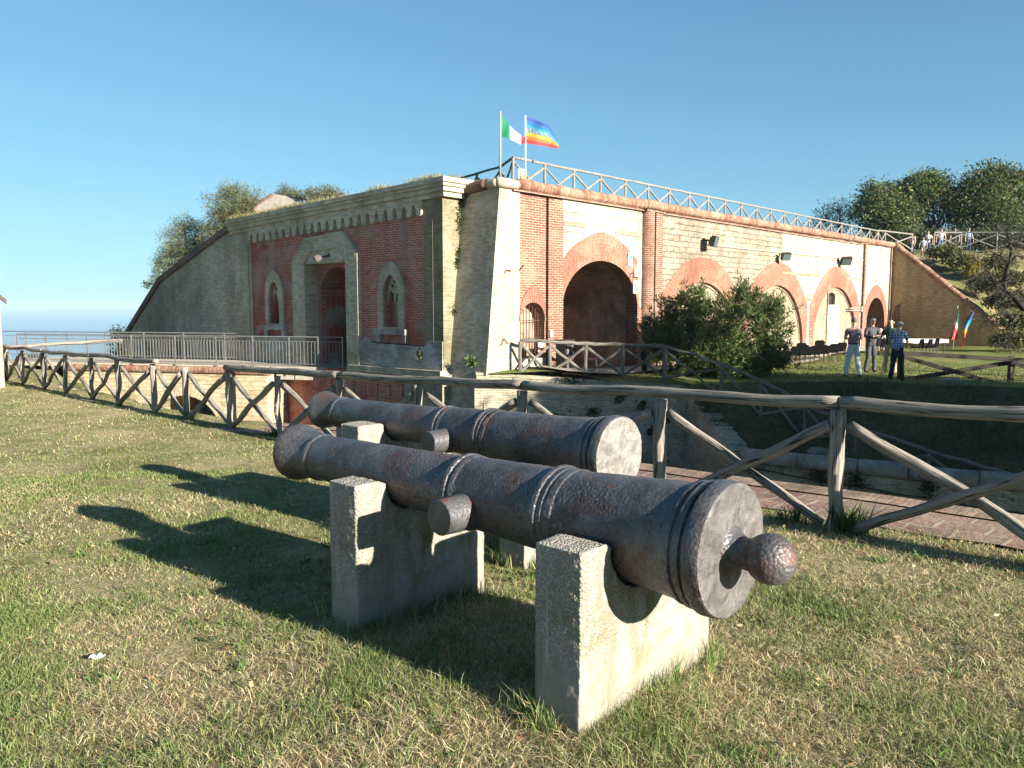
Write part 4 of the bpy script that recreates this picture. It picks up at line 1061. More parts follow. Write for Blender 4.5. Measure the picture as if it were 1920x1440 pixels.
# hill crest fences
h1 = [rf[-1] + Vector((.02, .02, 0)), at(1660, 434, 50) - Vector((0, 0, .98)), at(1711, 436, 52) - Vector((0, 0, 1.12))]
fence('log_fence', 'pale log fence at the end of the roof, beside the gap on the crest', h1, 1.0, .05, .04, 'pale_log')
h2 = [at(u, 436, d) - Vector((0, 0, 1.05)) for u, d in ((1752, 56), (1803, 56), (1870, 55), (1940, 54))]
fence('log_fence', 'pale log fence along the hill crest in front of the onlookers', h2, 1.05, .055, .045, 'pale_log')

# ------------------------------------------------------------------ flags
def cloth(name, parent, grid, mats, band, axis=0):
    nu, nv = len(grid), len(grid[0]); vs = [p for r_ in grid for p in r_]; fs = []; mi = []
    for i in range(nu - 1):
        for j in range(nv - 1):
            fs.append((i * nv + j, i * nv + j + 1, (i + 1) * nv + j + 1, (i + 1) * nv + j)); mi.append(band((i + .5) / (nu - 1), (j + .5) / (nv - 1)))
    return add_mesh(name, vs, fs, None, parent, None, True, mats=mats, midx=mi)
IT = ['flag_green', 'flag_white', 'flag_red']
RB = ['stripe_violet', 'stripe_blue', 'stripe_cyan', 'stripe_pale', 'stripe_yellow', 'stripe_orange', 'stripe_red']
def pole(parent, a, b_, r, mat): mb = MB(); mb.tube([a, b_], r, 8); mb.build('pole', mat, parent, True)
def flag_surface(d, top, bot, wave=.06):
    """top/bot: bearing polylines of the two long edges, hoist first"""
    def f(a, b_):
        def along(pl):
            k = a * (len(pl) - 1); i = min(len(pl) - 2, int(k)); g = k - i
            return Vector(pl[i]) * (1 - g) + Vector(pl[i + 1]) * g
        t_, o_ = along(top), along(bot); q = t_ * (1 - b_) + o_ * b_
        return at(q.x, q.y, d + wave * math.sin(a * 9 + b_ * 2.2) + .25 * a)
    return f
D1 = 23.35
f1 = thing('flag', 'green white and red flag on a tall pole at the roof corner, drooping', 'flag', tuple(at(938, 328, D1)), group='flags on the roof corner')
pole(f1, at(938, 332, D1), at(938, 209, D1), .028, 'grey_beam')
S1 = flag_surface(D1, [(939, 215), (951, 230), (965, 245), (976, 253), (986, 258)], [(939, 256), (952, 259), (965, 265), (976, 271), (985, 268)])
cloth('flag_cloth', f1, [[S1(i / 18, j / 8) for j in range(9)] for i in range(19)], IT, lambda a, b_: 0 if a < .34 else (1 if a < .76 else 2))
D2 = 23.9
f2 = thing('flag', 'rainbow striped flag with a row of pale capital letters, flying from the roof fence', 'flag', tuple(at(985, 330, D2)), group='flags on the roof corner')
pole(f2, at(985, 330, D2), at(985, 217, D2), .02, 'white_paint')
S2 = flag_surface(D2, [(986, 218), (1000, 223), (1014, 229), (1028, 234), (1036, 246), (1046, 264)], [(985, 268), (1000, 271), (1014, 273), (1026, 275), (1037, 277), (1048, 279)])
cloth('flag_cloth', f2, [[S2(i / 30, j / 21) for j in range(22)] for i in range(31)], RB, lambda a, b_: min(6, int(b_ * 7)))
def letters(text, parent, surf, a0, a1, b0, b1, off, mat, name='lettering'):
    cu = bpy.data.curves.new('t', 'FONT'); cu.body = text; cu.size = 1; cu.resolution_u = 2
    ob = bpy.data.objects.new('t', cu); COL.objects.link(ob)
    me = bpy.data.meshes.new_from_object(ob.evaluated_get(bpy.context.evaluated_depsgraph_get())); bpy.data.objects.remove(ob)
    xs = [v.co.x for v in me.vertices]; ys = [v.co.y for v in me.vertices]; x0, x1, y0, y1 = min(xs), max(xs), min(ys), max(ys)
    vs = [surf(a0 + (v.co.x - x0) / (x1 - x0) * (a1 - a0), b1 - (v.co.y - y0) / (y1 - y0) * (b1 - b0)) + Vector(off) for v in me.vertices]
    o_ = add_mesh(name, vs, [tuple(p.vertices) for p in me.polygons], mat, parent); bpy.data.meshes.remove(me); return o_
letters('PACE', f2, S2, .10, .86, .38, .56, (0, -.02, 0), 'letter_print')
# two flags on short poles by the triangular wall
D3 = 40.0
f3 = thing('flag', 'green white and red flag hanging from a short pole beside the triangular wall', 'flag', tuple(at(1793, 654, D3)), group='flags on short poles on the court lawn')
pole(f3, at(1786, 656, D3), at(1796, 573, D3), .02, 'grey_beam')
S3 = flag_surface(D3, [(1796, 575), (1794, 595), (1788, 612), (1781, 638)], [(1797, 606), (1797, 618), (1796, 630), (1795, 638)], .03)
S3b = lambda a, b_: at(1797 - (3 + 15 * a) * (1 - b_) * (a ** .6) - 1 * a, 575 + 62 * a + 6 * b_ * (1 - a), D3 + .08 * math.sin(b_ * 7 + a * 3))
cloth('flag_cloth', f3, [[S3b(i / 18, j / 6) for j in range(7)] for i in range(19)], IT, lambda a, b_: 0 if a < (.30 + .28 * b_) else (1 if a < .52 + .2 * b_ else 2))
f4 = thing('flag', 'rainbow striped flag slanting from a short pole on the court lawn', 'flag', tuple(at(1800, 655, D3 - .5)), group='flags on short poles on the court lawn')
pole(f4, at(1801, 656, D3 - .5), at(1822, 582, D3 - .5), .02, 'flag_red')
S4 = lambda a, b_: at(1824 - 20 * a * (1 - b_ * .05) - (7 + 5 * math.sin(a * 3)) * (1 - b_) * math.sin(math.pi * min(1, a + .12)) ** .7 + 3, 584 + 58 * a, D3 - .55 + .08 * math.sin(b_ * 8 + a * 2))
cloth('flag_cloth', f4, [[S4(i / 28, j / 6) for j in range(7)] for i in range(29)], RB, lambda a, b_: min(6, int(a * 7)))

# ------------------------------------------------------------------ wall fittings
def floodlight(loc, yaw, tilt, label, s=1.0):
    o_ = thing('floodlight', label, 'floodlight', tuple(loc), yaw, 'floodlights on the court front', local=True)
    mb = MB(); M = Matrix.Rotation(tilt, 3, 'X')
    mb.box(M @ Vector((0, -.16, 0)), (.40 * s, .16, .34 * s), 0, 0, M); mb.box(M @ Vector((0, -.06, 0)), (.30 * s, .10, .24 * s), 0, 0, M); mb.build('housing', 'dark_steel', o_)
    mb = MB(); mb.box(M @ Vector((0, -.245, 0)), (.34 * s, .008, .28 * s), 0, 0, M); mb.build('glass', 'glass_dark', o_)
    mb = MB(); mb.tube([(0, .28, .05), (0, .1, .0), (0, .0, 0)], .03, 8); mb.box((0, .25, .05), (.12, .03, .12)); mb.build('bracket', 'dark_steel', o_)
YW = math.atan2(RN.y, RN.x) + math.pi / 2
floodlight(FR.pt(11.68, 4.10, .28), YW + .2, .25, 'black floodlight high on the tan rubble above the bush', 1.25)
floodlight(FR.pt(18.54, 3.86, .28), YW - .7, .5, 'black floodlight where the cable drops, at the edge of the white stone', 1.0)
floodlight(FR.pt(26.07, 3.98, .28), YW - .9, .7, 'grey floodlight tilted down above the door with the barred window', 1.3)
floodlight(FL.pt(5.55, 3.22, .38), math.atan2(LN.y, LN.x) + math.pi / 2 - .4, .4, 'small dark floodlight under the lintel of the gate', .6)
mb = MB(); mb.tube([FR.pt(12.0, 3.97, .02), FR.pt(18.3, 3.98, .02), FR.pt(29.5, 4.06, .02)], .028, 6); mb.tube([FR.pt(18.4, 3.85, .03), FR.pt(15.3, 2.55, .03)], .02, 6)
tag(mb.build('conduit', 'grey_beam'), 'grey cable conduit running across the court front between the floodlights', 'conduit')
mb = MB(); mb.tube([FR.pt(27.6, 1.42, .05), FR.pt(29.4, 1.44, .05)], .03, 6); mb.tube([FR.pt(27.6, 1.30, .05), FR.pt(29.4, 1.31, .05)], .03, 6); mb.box(FR.pt(29.4, 1.37, .05), (.15, .12, .3), YW)
tag(mb.build('pipe_pair', 'grey_beam'), 'two grey horizontal pipes at the right springing of the door arch', 'pipe')
def sign(t, z, w_, h_, label, blocks, group=None):
    o_ = thing('wall_sign', label, 'sign', tuple(FR.pt(t, z, .03)), YW, group, local=True)
    mb = MB(); mb.box((0, 0, 0), (w_, .02, h_)); mb.build('panel', 'white_paint', o_)
    mb = MB()
    for (x, zz, a, b_) in blocks: mb.box((x, -.0125, zz), (a, .005, b_))
    if blocks: mb.build('print', 'teal_print', o_)
sign(6.53, 3.18, .26, .44, 'white information plate with teal print on the big arch, uppermost', [(.02, .06, .17, .16), (.0, -.10, .12, .05)], 'information plates on the big arch')
sign(6.88, 2.24, .26, .44, 'white information plate with teal print on the big arch, below the white box', [(.0, .10, .15, .14), (.02, -.08, .14, .14)], 'information plates on the big arch')
o_ = thing('emergency_light', 'white box light fixed on the right haunch of the big arch', 'light', tuple(FR.pt(6.95, 2.72, .06)), YW, local=True)
mb = MB(); mb.box((0, 0, 0), (.42, .08, .26)); mb.build('body', 'white_paint', o_)
mb = MB(); mb.box((0, -.044, 0), (.36, .008, .20)); mb.build('lens', 'white_cloth', o_)
mb = MB(); mb.tube([(-.2, .0, 0), (-.38, .02, -.02), (-.42, .03, -.2)], .012, 6); mb.build('cable', 'dark_steel', o_)
o_ = thing('junction_box', 'small white box on the brick pilaster beside the barred arch', 'box', tuple(FR.pt(2.22, .75, .06)), YW, local=True)
mb = MB(); mb.box((0, 0, 0), (.13, .08, .22)); mb.build('body', 'white_paint', o_); mb = MB(); mb.box((0, -.045, .02), (.10, .01, .10)); mb.build('lid', 'grey_beam', o_)
# rusty iron staples in the corner bastion
def staple(t, z, sh, label):
    mb = MB()
    for a, b_ in zip(sh, sh[1:]): mb.tube([FR.pt(t + a[0], z + a[1], .05), FR.pt(t + b_[0], z + b_[1], .05)], .014, 6)
    tag(mb.build('iron_staple', 'rusty_iron'), label, 'iron staple', 'iron staples in the corner bastion')
staple(.18, 2.62, [(0, -.12), (0.02, 0), (.28, -.02)], 'bent iron staple high on the corner bastion, upper of the two')
staple(.08, .62, [(-.08, -.16), (.04, .05), (.22, -.12)], 'chevron shaped iron staple low on the corner bastion')
staple(.86, 2.7, [(-.06, -.08), (.12, .10)], 'short slanting iron spike at the edge of the brick pilaster')
# orienteering prisms
def prism_marker(loc, label):
    o_ = thing('control_marker', label, 'marker', tuple(loc), .5, 'white and orange control markers', local=True)
    w_ = .27; tri = [Vector((w_ * math.cos(a), w_ * math.sin(a), 0)) * .58 for a in (-.5, 1.594, 3.689)]
    for nm, zs_, k, mt in (('white_half', None, 0, 'white_paint'), ('orange_half', None, 1, 'orange_paint')):
        vs = []; fs = []
        for i in range(3):
            a, b_ = tri[i], tri[(i + 1) % 3]; up = Vector((0, 0, .3)); n = len(vs)
            quad = [a, b_, b_ + up, a + up]
            vs += [quad[0], quad[2], quad[3]] if k == 0 else [quad[0], quad[1], quad[2]]
            fs.append((n, n + 1, n + 2))
        add_mesh(nm, vs, fs, mt, o_)
    mb = MB(); mb.tube([(0, 0, .3), (0, .02, .75)], .006, 5); mb.build('cord', 'dark_steel', o_)
prism_marker(FR.pt(1.52, .22, .25), 'white and orange control marker hanging in front of the barred arch')
prism_marker(roofp(1.25, 0, -.3, 5.30), 'white and orange control marker hanging from the roof fence below the rainbow flag')
# bin and pink chair by the arch
gz_ = lambda p: z_court(p.x, p.y)
p = FR.pt(2.05, 0, .75); o_ = thing('litter_bin', 'dark box bin behind the court fence beside the barred arch', 'bin', (p.x, p.y, gz_(p)), YW, local=True)
mb = MB(); mb.box((0, 0, .42), (.42, .36, .84)); mb.build('body', 'black_plastic', o_)
mb = MB(); mb.box((0, 0, .88), (.46, .40, .07)); mb.build('lid', 'dark_steel', o_)
mb = MB(); mb.box((-.1, -.19, .40), (.06, .02, .7)); mb.box((.1, -.19, .40), (.06, .02, .7)); mb.build('slat', 'steel', o_)
p = FR.pt(3.35, 0, .75); pc = thing('plastic_chair', 'pink plastic chair with white legs at the left side of the big arch', 'chair', (p.x, p.y, gz_(p)), YW + .6, local=True)
def rounded(mb, w_, h_, c_, th, tilt, mi=0):
    prof = [(-w_ / 2, -h_ / 2), (w_ / 2, -h_ / 2), (w_ / 2 * 1.1, h_ * .2), (w_ / 2 * .95, h_ * .42), (w_ * .3, h_ / 2), (-w_ * .3, h_ / 2), (-w_ / 2 * .95, h_ * .42), (-w_ / 2 * 1.1, h_ * .2)]
    vs = []; n = len(prof); M = Matrix.Rotation(tilt, 3, 'X')
    for y in (-th / 2, th / 2): vs += [M @ Vector((x, y, z)) + Vector(c_) for x, z in prof]
    fs = [tuple(range(n)), tuple(range(2 * n - 1, n - 1, -1))] + [(i, n + i, n + (i + 1) % n, (i + 1) % n) for i in range(n)]
    mb.add(vs, fs, [[(0, 0)] * len(f) for f in fs], mi)
mb = MB(); rounded(mb, .42, .46, (0, .2, .68), .03, -.15); mb.build('backrest', 'pink_plastic', pc)
mb = MB(); rounded(mb, .42, .42, (0, 0, .44), .03, math.pi / 2 - .03); mb.build('seat', 'pink_plastic', pc)
for sx in (-1, 1):
    for sy in (-1, 1): mb = MB(); mb.tube([(sx * .17, sy * .17, .43), (sx * .21, sy * .2, 0)], .018, 8); mb.build('leg', 'white_paint', pc)
# dark meeting chairs
def make_chair(label):
    t = thing('meeting_chair', label, 'chair', (0, 0, 0), 0, 'dark chairs set out on the court lawn', local=True)
    mb = MB(); rounded(mb, .46, .34, (0, .22, .66), .035, -.12); mb.build('backrest', 'chair_fabric', t)
    mb = MB(); rounded(mb, .46, .44, (0, 0, .45), .05, math.pi / 2 - .02); mb.build('seat', 'chair_fabric', t)
    for sx in (-1, 1):
        mb = MB(); mb.tube([(sx * .22, -.19, .0), (sx * .21, -.17, .44), (sx * .21, .17, .44)], .014, 6); mb.build('leg', 'dark_steel', t)
        mb = MB(); mb.tube([(sx * .22, .27, .0), (sx * .21, .15, .44), (sx * .20, .24, .60)], .014, 6); mb.build('leg', 'dark_steel', t)
    return t
ch_spots = []
for k, u in enumerate((1488, 1505, 1524, 1541, 1559, 1573)): 
    ch_spots.append((u, 34.6 + .25 * k, -.62, ('leftmost dark chair of the row, at the edge of the bush', 'dark chair second from the bush in the row by the blind arch', 'dark chair third from the bush in the row, below the pale infill', 'dark chair in the row in front of the white door', 'dark chair in the row just right of the white door', 'dark chair in the row partly hidden behind the man in pale jeans')[k]))
for k, (u, d) in enumerate(((1641, 37.5), (1655, 38.0), (1719, 37.0), (1735, 37.0), (1748, 37.6), (1498, 36.4), (1532, 36.8))):
    ch_spots.append((u, d, -.1 if k in (2, 3, 4) else -.62, ('dark chair behind the man in the grey suit', 'dark chair holding the seated white haired person', 'dark chair at the near side of the white table, nearer the plaid shirt', 'dark chair at the near side of the white table, middle one', 'dark chair at the near side of the white table, farthest right', 'dark chair of the second row behind the row by the bush', 'dark chair of the second row behind the chairs by the white door')[k]))
c0 = None
for (u, d, yaw, lab) in ch_spots:
    q = at(u, 640, d); loc = (q.x, q.y, z_court(q.x, q.y)); yw = YW + yaw + math.pi
    if c0 is None: c0 = make_chair(lab); c0.location = loc; c0.rotation_euler = (0, 0, yw)
    else: dup(c0, loc, yw, lab)
# long table under a white cloth
q = at(1728, 640, 38.6); zt_ = z_court(q.x, q.y)
tb = thing('folding_table', 'long table under a white cloth by the triangular wall', 'table', (q.x, q.y, zt_), -.12, local=True)
mb = MB(); mb.box((0, 0, .73), (2.1, .75, .03)); mb.build('tabletop', 'white_cloth', tb)
for sx in (-1, 1):
    for sy in (-1, 1): mb = MB(); mb.tube([(sx * .92, sy * .3, 0), (sx * .92, sy * .3, .715)], .02, 6); mb.build('leg', 'dark_steel', tb)
cv = []; cfx = []; n = 60; per = []
for i in range(n):
    a = i / n * 4; k = int(a); f = a - k
    x, y = [(-1.08 + 2.16 * f, -.40), (1.08, -.40 + .8 * f), (1.08 - 2.16 * f, .40), (-1.08, .40 - .8 * f)][k]
    per.append((x, y, .02 * math.sin(i * 1.9)))
for (z, o) in ((.75, 0), (.66, .6), (.58, 1.2)): cv += [(x * (1 + o * w_ * .5), y * (1 + o * w_ * 1.2), z + (.02 * math.sin(i) if o > 1 else 0)) for i, (x, y, w_) in enumerate(per)]
for r_ in range(2):
    for i in range(n): j = (i + 1) % n; cfx.append((r_ * n + i, r_ * n + j, (r_ + 1) * n + j, (r_ + 1) * n + i))
cfx.append(tuple(range(n)))
o_ = add_mesh('tablecloth', [Matrix.Rotation(-.12, 3, 'Z') @ Vector(v) + Vector((q.x, q.y, zt_)) for v in cv], cfx, 'white_cloth'); tag(o_, 'white cloth draped over the long table', 'tablecloth')
# open iron gate leaf beside the last doorway
gp_ = FR.pt(34.3, -.95, .15); gd = (RN * .8 + RD * .35).normalized()
FG = Frame(gp_.xy, gd, Vector((gd.y, -gd.x)))
gl = thing('iron_gate', 'open rusty iron lattice gate with a rounded top at the last doorway', 'gate', tuple(gp_))
def gcurve(x): return -.95 + 2.0 + .75 * math.sqrt(max(0, 1 - (1 - x / 1.25) ** 2))
mb = MB(); mb.tube([FG.pt(0, -.9, 0)] + [FG.pt(1.25 * i / 12, gcurve(1.25 * i / 12), 0) for i in range(13)] + [FG.pt(1.25, -.9, 0), FG.pt(0, -.9, 0)], .028, 6); mb.build('gate_frame', 'rusty_iron', gl)
mb = MB()
for k in range(1, 6): x = 1.25 * k / 6; mb.tube([FG.pt(x, -.9, 0), FG.pt(x, gcurve(x), 0)], .013, 5)
for k in range(1, 14): 
    z = -.9 + .2 * k; x0 = 0
    while gcurve(x0) < z and x0 < 1.25: x0 += .05
    mb.tube([FG.pt(x0, z, .01), FG.pt(1.25, z, .01)], .012, 5)
mb.build('lattice', 'rusty_iron', gl)
# weathered stone slab on the roof, boulder and scrap of paper
def rock(name, label, c_, size, mat, seed, cat='stone', rot=None):
    import bmesh
    bm = bmesh.new(); bmesh.ops.create_icosphere(bm, subdivisions=3, radius=1)
    for v in bm.verts:
        n_ = noise.fractal(v.co * 1.3 + Vector((seed, 0, 0)), 1, 2, 4); v.co *= 1 + .28 * n_; v.co = Vector((max(-.8, min(.8, v.co.x)), max(-.8, min(.8, v.co.y)), max(-.7, min(.7, v.co.z))))
        v.co = Vector((v.co.x * size[0], v.co.y * size[1], v.co.z * size[2]))
        if rot: v.co = rot @ v.co
        v.co += Vector(c_)
    me = bpy.data.meshes.new(name); bm.to_mesh(me); bm.free(); me.materials.append(MATS[mat])
    o_ = bpy.data.objects.new(name, me); COL.objects.link(o_); tag(o_, label, cat); return o_
sc_ = at(513, 379, 34.5)
FSB = Frame((sc_.x, sc_.y), Vector((1, 0)), Vector((0, -1)))
sb = thing('stone_slab', 'broken pale masonry block tilted on the overgrown roof', 'stone', tuple(sc_ - Vector((0, 0, .3))))
mb = MB()
prism(mb, FSB, [(-.75, sc_.z - .34), (-.70, sc_.z - .25), (.0, sc_.z + .27), (.12, sc_.z + .30), (.55, sc_.z + .24), (.95, sc_.z - .02), (.80, sc_.z - .14), (.3, sc_.z - .25), (.25, sc_.z - .4), (-.7, sc_.z - .5)], (), .2, -.8)
mb.build('block', 'pale_rock', sb)
mb = MB(); mb.tube([FSB.pt(-.8, sc_.z - .33, .1), FSB.pt(-.35, sc_.z + .05, .1), FSB.pt(.02, sc_.z + .26, .1)], [.10, .11, .12], 10); mb.build('rounded_edge', 'dark_cap_brick', sb)
q = at(1782, 708, 22.9); rock('boulder', 'grey half buried boulder under the crossed dark timber fence', (q.x, q.y, z_court(q.x, q.y) + .0), (.36, .28, .17), 'dark_rock', 3)
q = at(1600, 850, 19.6)
rock('boulder', 'pale boulder lying on the dark bank above the coping wall', tuple(at(1535, 849, 19.9)), (.32, .25, .16), 'dark_rock', 9)
pq = Vector((-2.02, 3.72, z_near(-2.02, 3.72) + .045))
pv = []; 
for i in range(6):
    for j in range(4): pv.append(pq + Vector((.012 * i - .03 + .007 * noise.noise(Vector((i, j, 1))), .016 * j, .014 * noise.noise(Vector((i * .9, j * .9, 4))) + .008 * math.sin(i * 2 + j))))
tag(add_mesh('paper_scrap', pv, [(i * 4 + j, i * 4 + j + 1, i * 4 + j + 5, i * 4 + j + 4) for i in range(5) for j in range(3)], 'white_cloth'), 'crumpled white paper scrap on the grass', 'litter')

# ------------------------------------------------------------------ hut at the left edge
hx, hy = at(4, 640, 20.6).xy; hz = z_near2(hx, hy) - .3
hut = thing('hut', 'corner of a pinkish rendered hut with a dark overhanging roof at the left edge', 'hut', (hx, hy, hz))
plain_mat('pink_render', (.34, .25, .19), .9, .15, 3); plain_mat('roof_tile', (.10, .06, .05), .8, .3, 8)
ez = at(15, 560, 20.6).z
hb = Vector((hx, hy)).normalized(); hd_ = Vector((-hb.y, hb.x)) * 1.0        # its visible end wall lies almost along the line of sight
FHU = Frame((hx, hy), hd_, -hb)
mb = MB(); prism(mb, FHU, [(0, hz), (4, hz), (4, ez), (2, ez + 1.75), (0, ez)], (), 0, -3); mb.build('wall', 'pink_render', hut)
mb = MB(); prism(mb, FHU, [(-.15, ez - .02), (2, ez + 2.0), (4.15, ez - .02), (4.15, ez - .13), (2, ez + 1.86), (-.15, ez - .13)], (), .15, -3.2); mb.build('roof', 'roof_tile', hut)
mb = MB(); prism(mb, FHU, [(1.5, hz), (2.4, hz), (2.4, hz + 2), (1.5, hz + 2)], (), .03, -.1); mb.build('door', 'dark_wood', hut)

def z_rub(x, y): return idw([(*fpt(15.2, .38), -.75), (*fpt(18, .38), -.62), (*fpt(21.5, .38), -.60), (*fpt(24.6, .38), -.70), (-17.5, 28.6, -.80), (*FB.pt(-.5, 0, .14).xy, -.72), (*FB.pt(1.2, 0, .14).xy, -.78), (*FB.pt(2.6, 0, .14).xy, -1.3), (*FB.pt(4.6, 0, .14).xy, -2.7), (*((fpt(15.5, .4) + FB.pt(4, 0, .14).xy) / 2), -2.6), (*((fpt(19, .4) + FB.pt(1.5, 0, .14).xy) / 2), -1.1)], 2.4)(x, y)
struct(sheet('rubble_bank', [fpt(14.8, .40), fpt(24.6, .40), Vector((-17.5, 28.6)), FB.pt(-.6, 0, .13).xy, FB.pt(4.8, 0, .13).xy], z_rub, .35, 'hill_turf', lumps=.16, lump_scale=1.6), 'rough grassy bank with loose stones at the bridge head')
for i, (u, v, d, sz, lab) in enumerate(((70, 700, 24.6, .30, 'pale rubble stone behind the far end of the left fence'), (95, 722, 24.2, .22, 'small pale rubble stone low on the bank at the bridge head'), (112, 694, 25.8, .34, 'larger pale rubble stone where the bridge coping begins'), (128, 716, 24.8, .24, 'pale rubble stone between two posts of the left fence'), (52, 690, 25.4, .22, 'pale rubble stone near the hut end of the bank'))):
    q = at(u, v, d); rock('rubble_stone', lab, (q.x, q.y, z_rub(q.x, q.y) + sz * .15), (sz, sz * .8, sz * .55), 'pale_rock', 20 + i); bpy.data.objects[-1] if False else None
# ------------------------------------------------------------------ cannons on their concrete cradles
AZC = rad(46.5)
CDIR = Vector((-math.sin(AZC), math.cos(AZC), -.003)).normalized(); CSIDE = Vector((-CDIR.y, CDIR.x, 0)).normalized() * 1.0   # towards the camera's left
def barrel_profile(sA, sB, L_, k):
    """ring stations sA and sB, muzzle face at L_, girth factor k"""
    key = [(-.02, .0), (-.021, .12), (-.022, .247), (-.018, .257), (-.008, .2625), (.036, .264), (.048, .262), (.050, .246), (.066, .243), (.070, .252), (.094, .253), (.098, .241), (.112, .240), (.116, .247), (.128, .247), (.132, .237), (.20, .231), (.40, .218),
           (sA - .075, .199), (sA - .068, .204), (sA - .040, .205), (sA - .034, .201), (sA - .022, .201), (sA - .016, .206), (sA + .004, .206), (sA + .010, .203), (sA + .018, .211), (sA + .036, .212), (sA + .046, .1955), (sA + .3, .186),
           (sB - .06, .178), (sB - .050, .184), (sB - .03, .185), (sB - .022, .180), (sB - .010, .181), (sB - .004, .188), (sB + .016, .189), (sB + .026, .181), (sB + .042, .180), (sB + .05, .171), (sB + .08, .166),
           (sB + .5, .155), (L_ - .50, .142), (L_ - .325, .137), (L_ - .316, .144), (L_ - .298, .146), (L_ - .288, .141), (L_ - .278, .141), (L_ - .27, .136), (L_ - .20, .141), (L_ - .13, .156), (L_ - .07, .173), (L_ - .03, .180), (L_ - .012, .176), (L_, .162), (L_ + .003, .14), (L_ + .003, .07), (L_ - .45, .065)]
    out = []
    for (a, b_) in zip(key, key[1:]):
        m_ = max(1, int(abs(b_[0] - a[0]) / .02), int(abs(b_[1] - a[1]) / .02))
        for i in range(m_): out.append((a[0] + (b_[0] - a[0]) * i / m_, (a[1] + (b_[1] - a[1]) * i / m_) * k))
    out.append((key[-1][0], key[-1][1] * k)); return out
PROF1 = barrel_profile(.80, 1.43, 3.05, 1.0)
PROF2 = barrel_profile(1.08, 1.56, 3.25, .93)
def rough(o_, amp, sc_, seed):
    me = o_.data
    for v in me.vertices:
        p = v.co * sc_ + Vector((seed, seed, 0))
        n_ = noise.fractal(p, 1, 2, 4) * amp + noise.noise(v.co * sc_ * 5 + Vector((0, seed, 0))) * amp * .45
        v.co += v.normal * n_
    import bmesh
    bm = bmesh.new(); bm.from_mesh(me)
    for e in bm.edges:
        if len(e.link_faces) == 2 and e.calc_face_angle(0) > rad(30): e.smooth = False
    bm.to_mesh(me); bm.free()
def cannon(label, B, seed, PROF, ts, ball=True):
    c_ = thing('cannon', label, 'cannon', tuple(B), group='old iron cannons on concrete cradles')
    k_ = next(i for i, p_ in enumerate(PROF) if p_[1] > .2555 * (PROF[30][1] / PROF1[30][1] if PROF is not PROF1 else 1) * .985)
    mb = MB(); mb.lathe(PROF[k_:], B, CDIR, 128); o_ = mb.build('barrel', 'old_iron', c_, True); rough(o_, .0022, 11, seed)
    mb = MB(); mb.lathe(PROF[:k_ + 1], B, CDIR, 128); o_ = mb.build('breech_plate', 'worn_iron' if ball else 'pale_iron', c_, True); rough(o_, .0035, 14, seed)
    for k, sg in enumerate((1, -1)):
        p = B + CDIR * ts - Vector((0, 0, .05)); s_ = CSIDE * sg
        mb = MB(); mb.lathe([(.10, .10), (.155, .098), (.17, .088), (.25, .086), (.325, .085), (.332, .080), (.332, 0)], p, s_, 32); t_ = mb.build('trunnion', 'old_iron', c_, True); rough(t_, .004, 11, seed + k)
    if ball:
        mb = MB(); mb.lathe([(.0, .12), (.03, .085), (.055, .065), (.075, .060), (.09, .062)] + [(.172 - .095 * math.cos(a), .095 * math.sin(a)) for a in [0.72 + (math.pi - .72) * i / 14 for i in range(15)]], B, -CDIR, 40)
        t_ = mb.build('cascabel', 'old_iron', c_, True); rough(t_, .0028, 14, seed + 5)
    return c_
B1 = at(1365, 1030, 2.98)
B2 = at(1158, 853, 4.9)
can1 = cannon('nearest rusty iron cannon, whole, with a round ball at its breech', B1, 2.0, PROF1, 1.29)
can2 = cannon('rusty iron cannon behind the nearer one, showing a flat pale breech without a ball', B2, 8.0, PROF2, 1.42, False)
CRADLES = []
def cradle(label, B, s, rr, near, far, h_off, th=.235, axt=None):
    """a slab across the gun at axis station s, cut to carry a barrel of radius rr; near / far = reach on either side of the axis"""
    p = B + CDIR * s; ev = Vector((.670, .742, 0)); yaw = math.atan2(ev.y, ev.x)
    gx = p - ev * near; zg = z_near(p.x, p.y) - .18
    zc = p.z - zg; top = p.z + h_off - zg; L_ = near + far; cx = near; r_ = rr + .006
    pts = [(0, 0), (L_, 0), (L_, top)]
    rim = .03
    a0 = max(-1, min(1, (top - zc) / (r_ + .0)))
    pts += [(cx + max(r_ * math.cos(math.asin(max(-.97, min(0, h_off / r_)))) , .05) + .045, top)]
    for i in range(17):
        a_s = math.asin(max(-.97, min(-.06, h_off / r_))); a = a_s - (math.pi + 2 * a_s) * i / 16
        pts.append((cx + r_ * 1.02 * math.cos(a), zc + r_ * 1.0 * math.sin(a) * 1.03 + .002))
    pts += [(cx - max(r_ * math.cos(math.asin(max(-.97, min(0, h_off / r_)))), .05) - .045, top), (0, top)]
    fr = Frame((0, 0), Vector((1, 0)), Vector((0, -1)))
    mb = MB(); prism(mb, fr, pts, (), th / 2, -th / 2)
    o_ = mb.build('concrete_cradle', 'aggregate_concrete'); o_.location = (gx.x, gx.y, zg); o_.rotation_euler = (0, 0, yaw)
    rm = o_.modifiers.new('cast', 'REMESH'); rm.mode = 'VOXEL'; rm.voxel_size = .0085; rm.use_smooth_shade = True
    for nm_, sz_, st_ in (('chips', .045, .010), ('sag', .30, .012)):
        tx = bpy.data.textures.get(nm_) or bpy.data.textures.new(nm_, 'CLOUDS'); tx.noise_scale = sz_; tx.noise_depth = 3
        dm = o_.modifiers.new(nm_, 'DISPLACE'); dm.texture = tx; dm.strength = st_; dm.mid_level = .5; dm.texture_coords = 'GLOBAL'
    CRADLES.append((gx, ev, L_, th)); tag(o_, label, 'cradle', 'concrete cradles under the cannons'); return o_
def rad_at(s, P_=None): return interp(s, sorted((P_ or PROF1)[3:-40]))
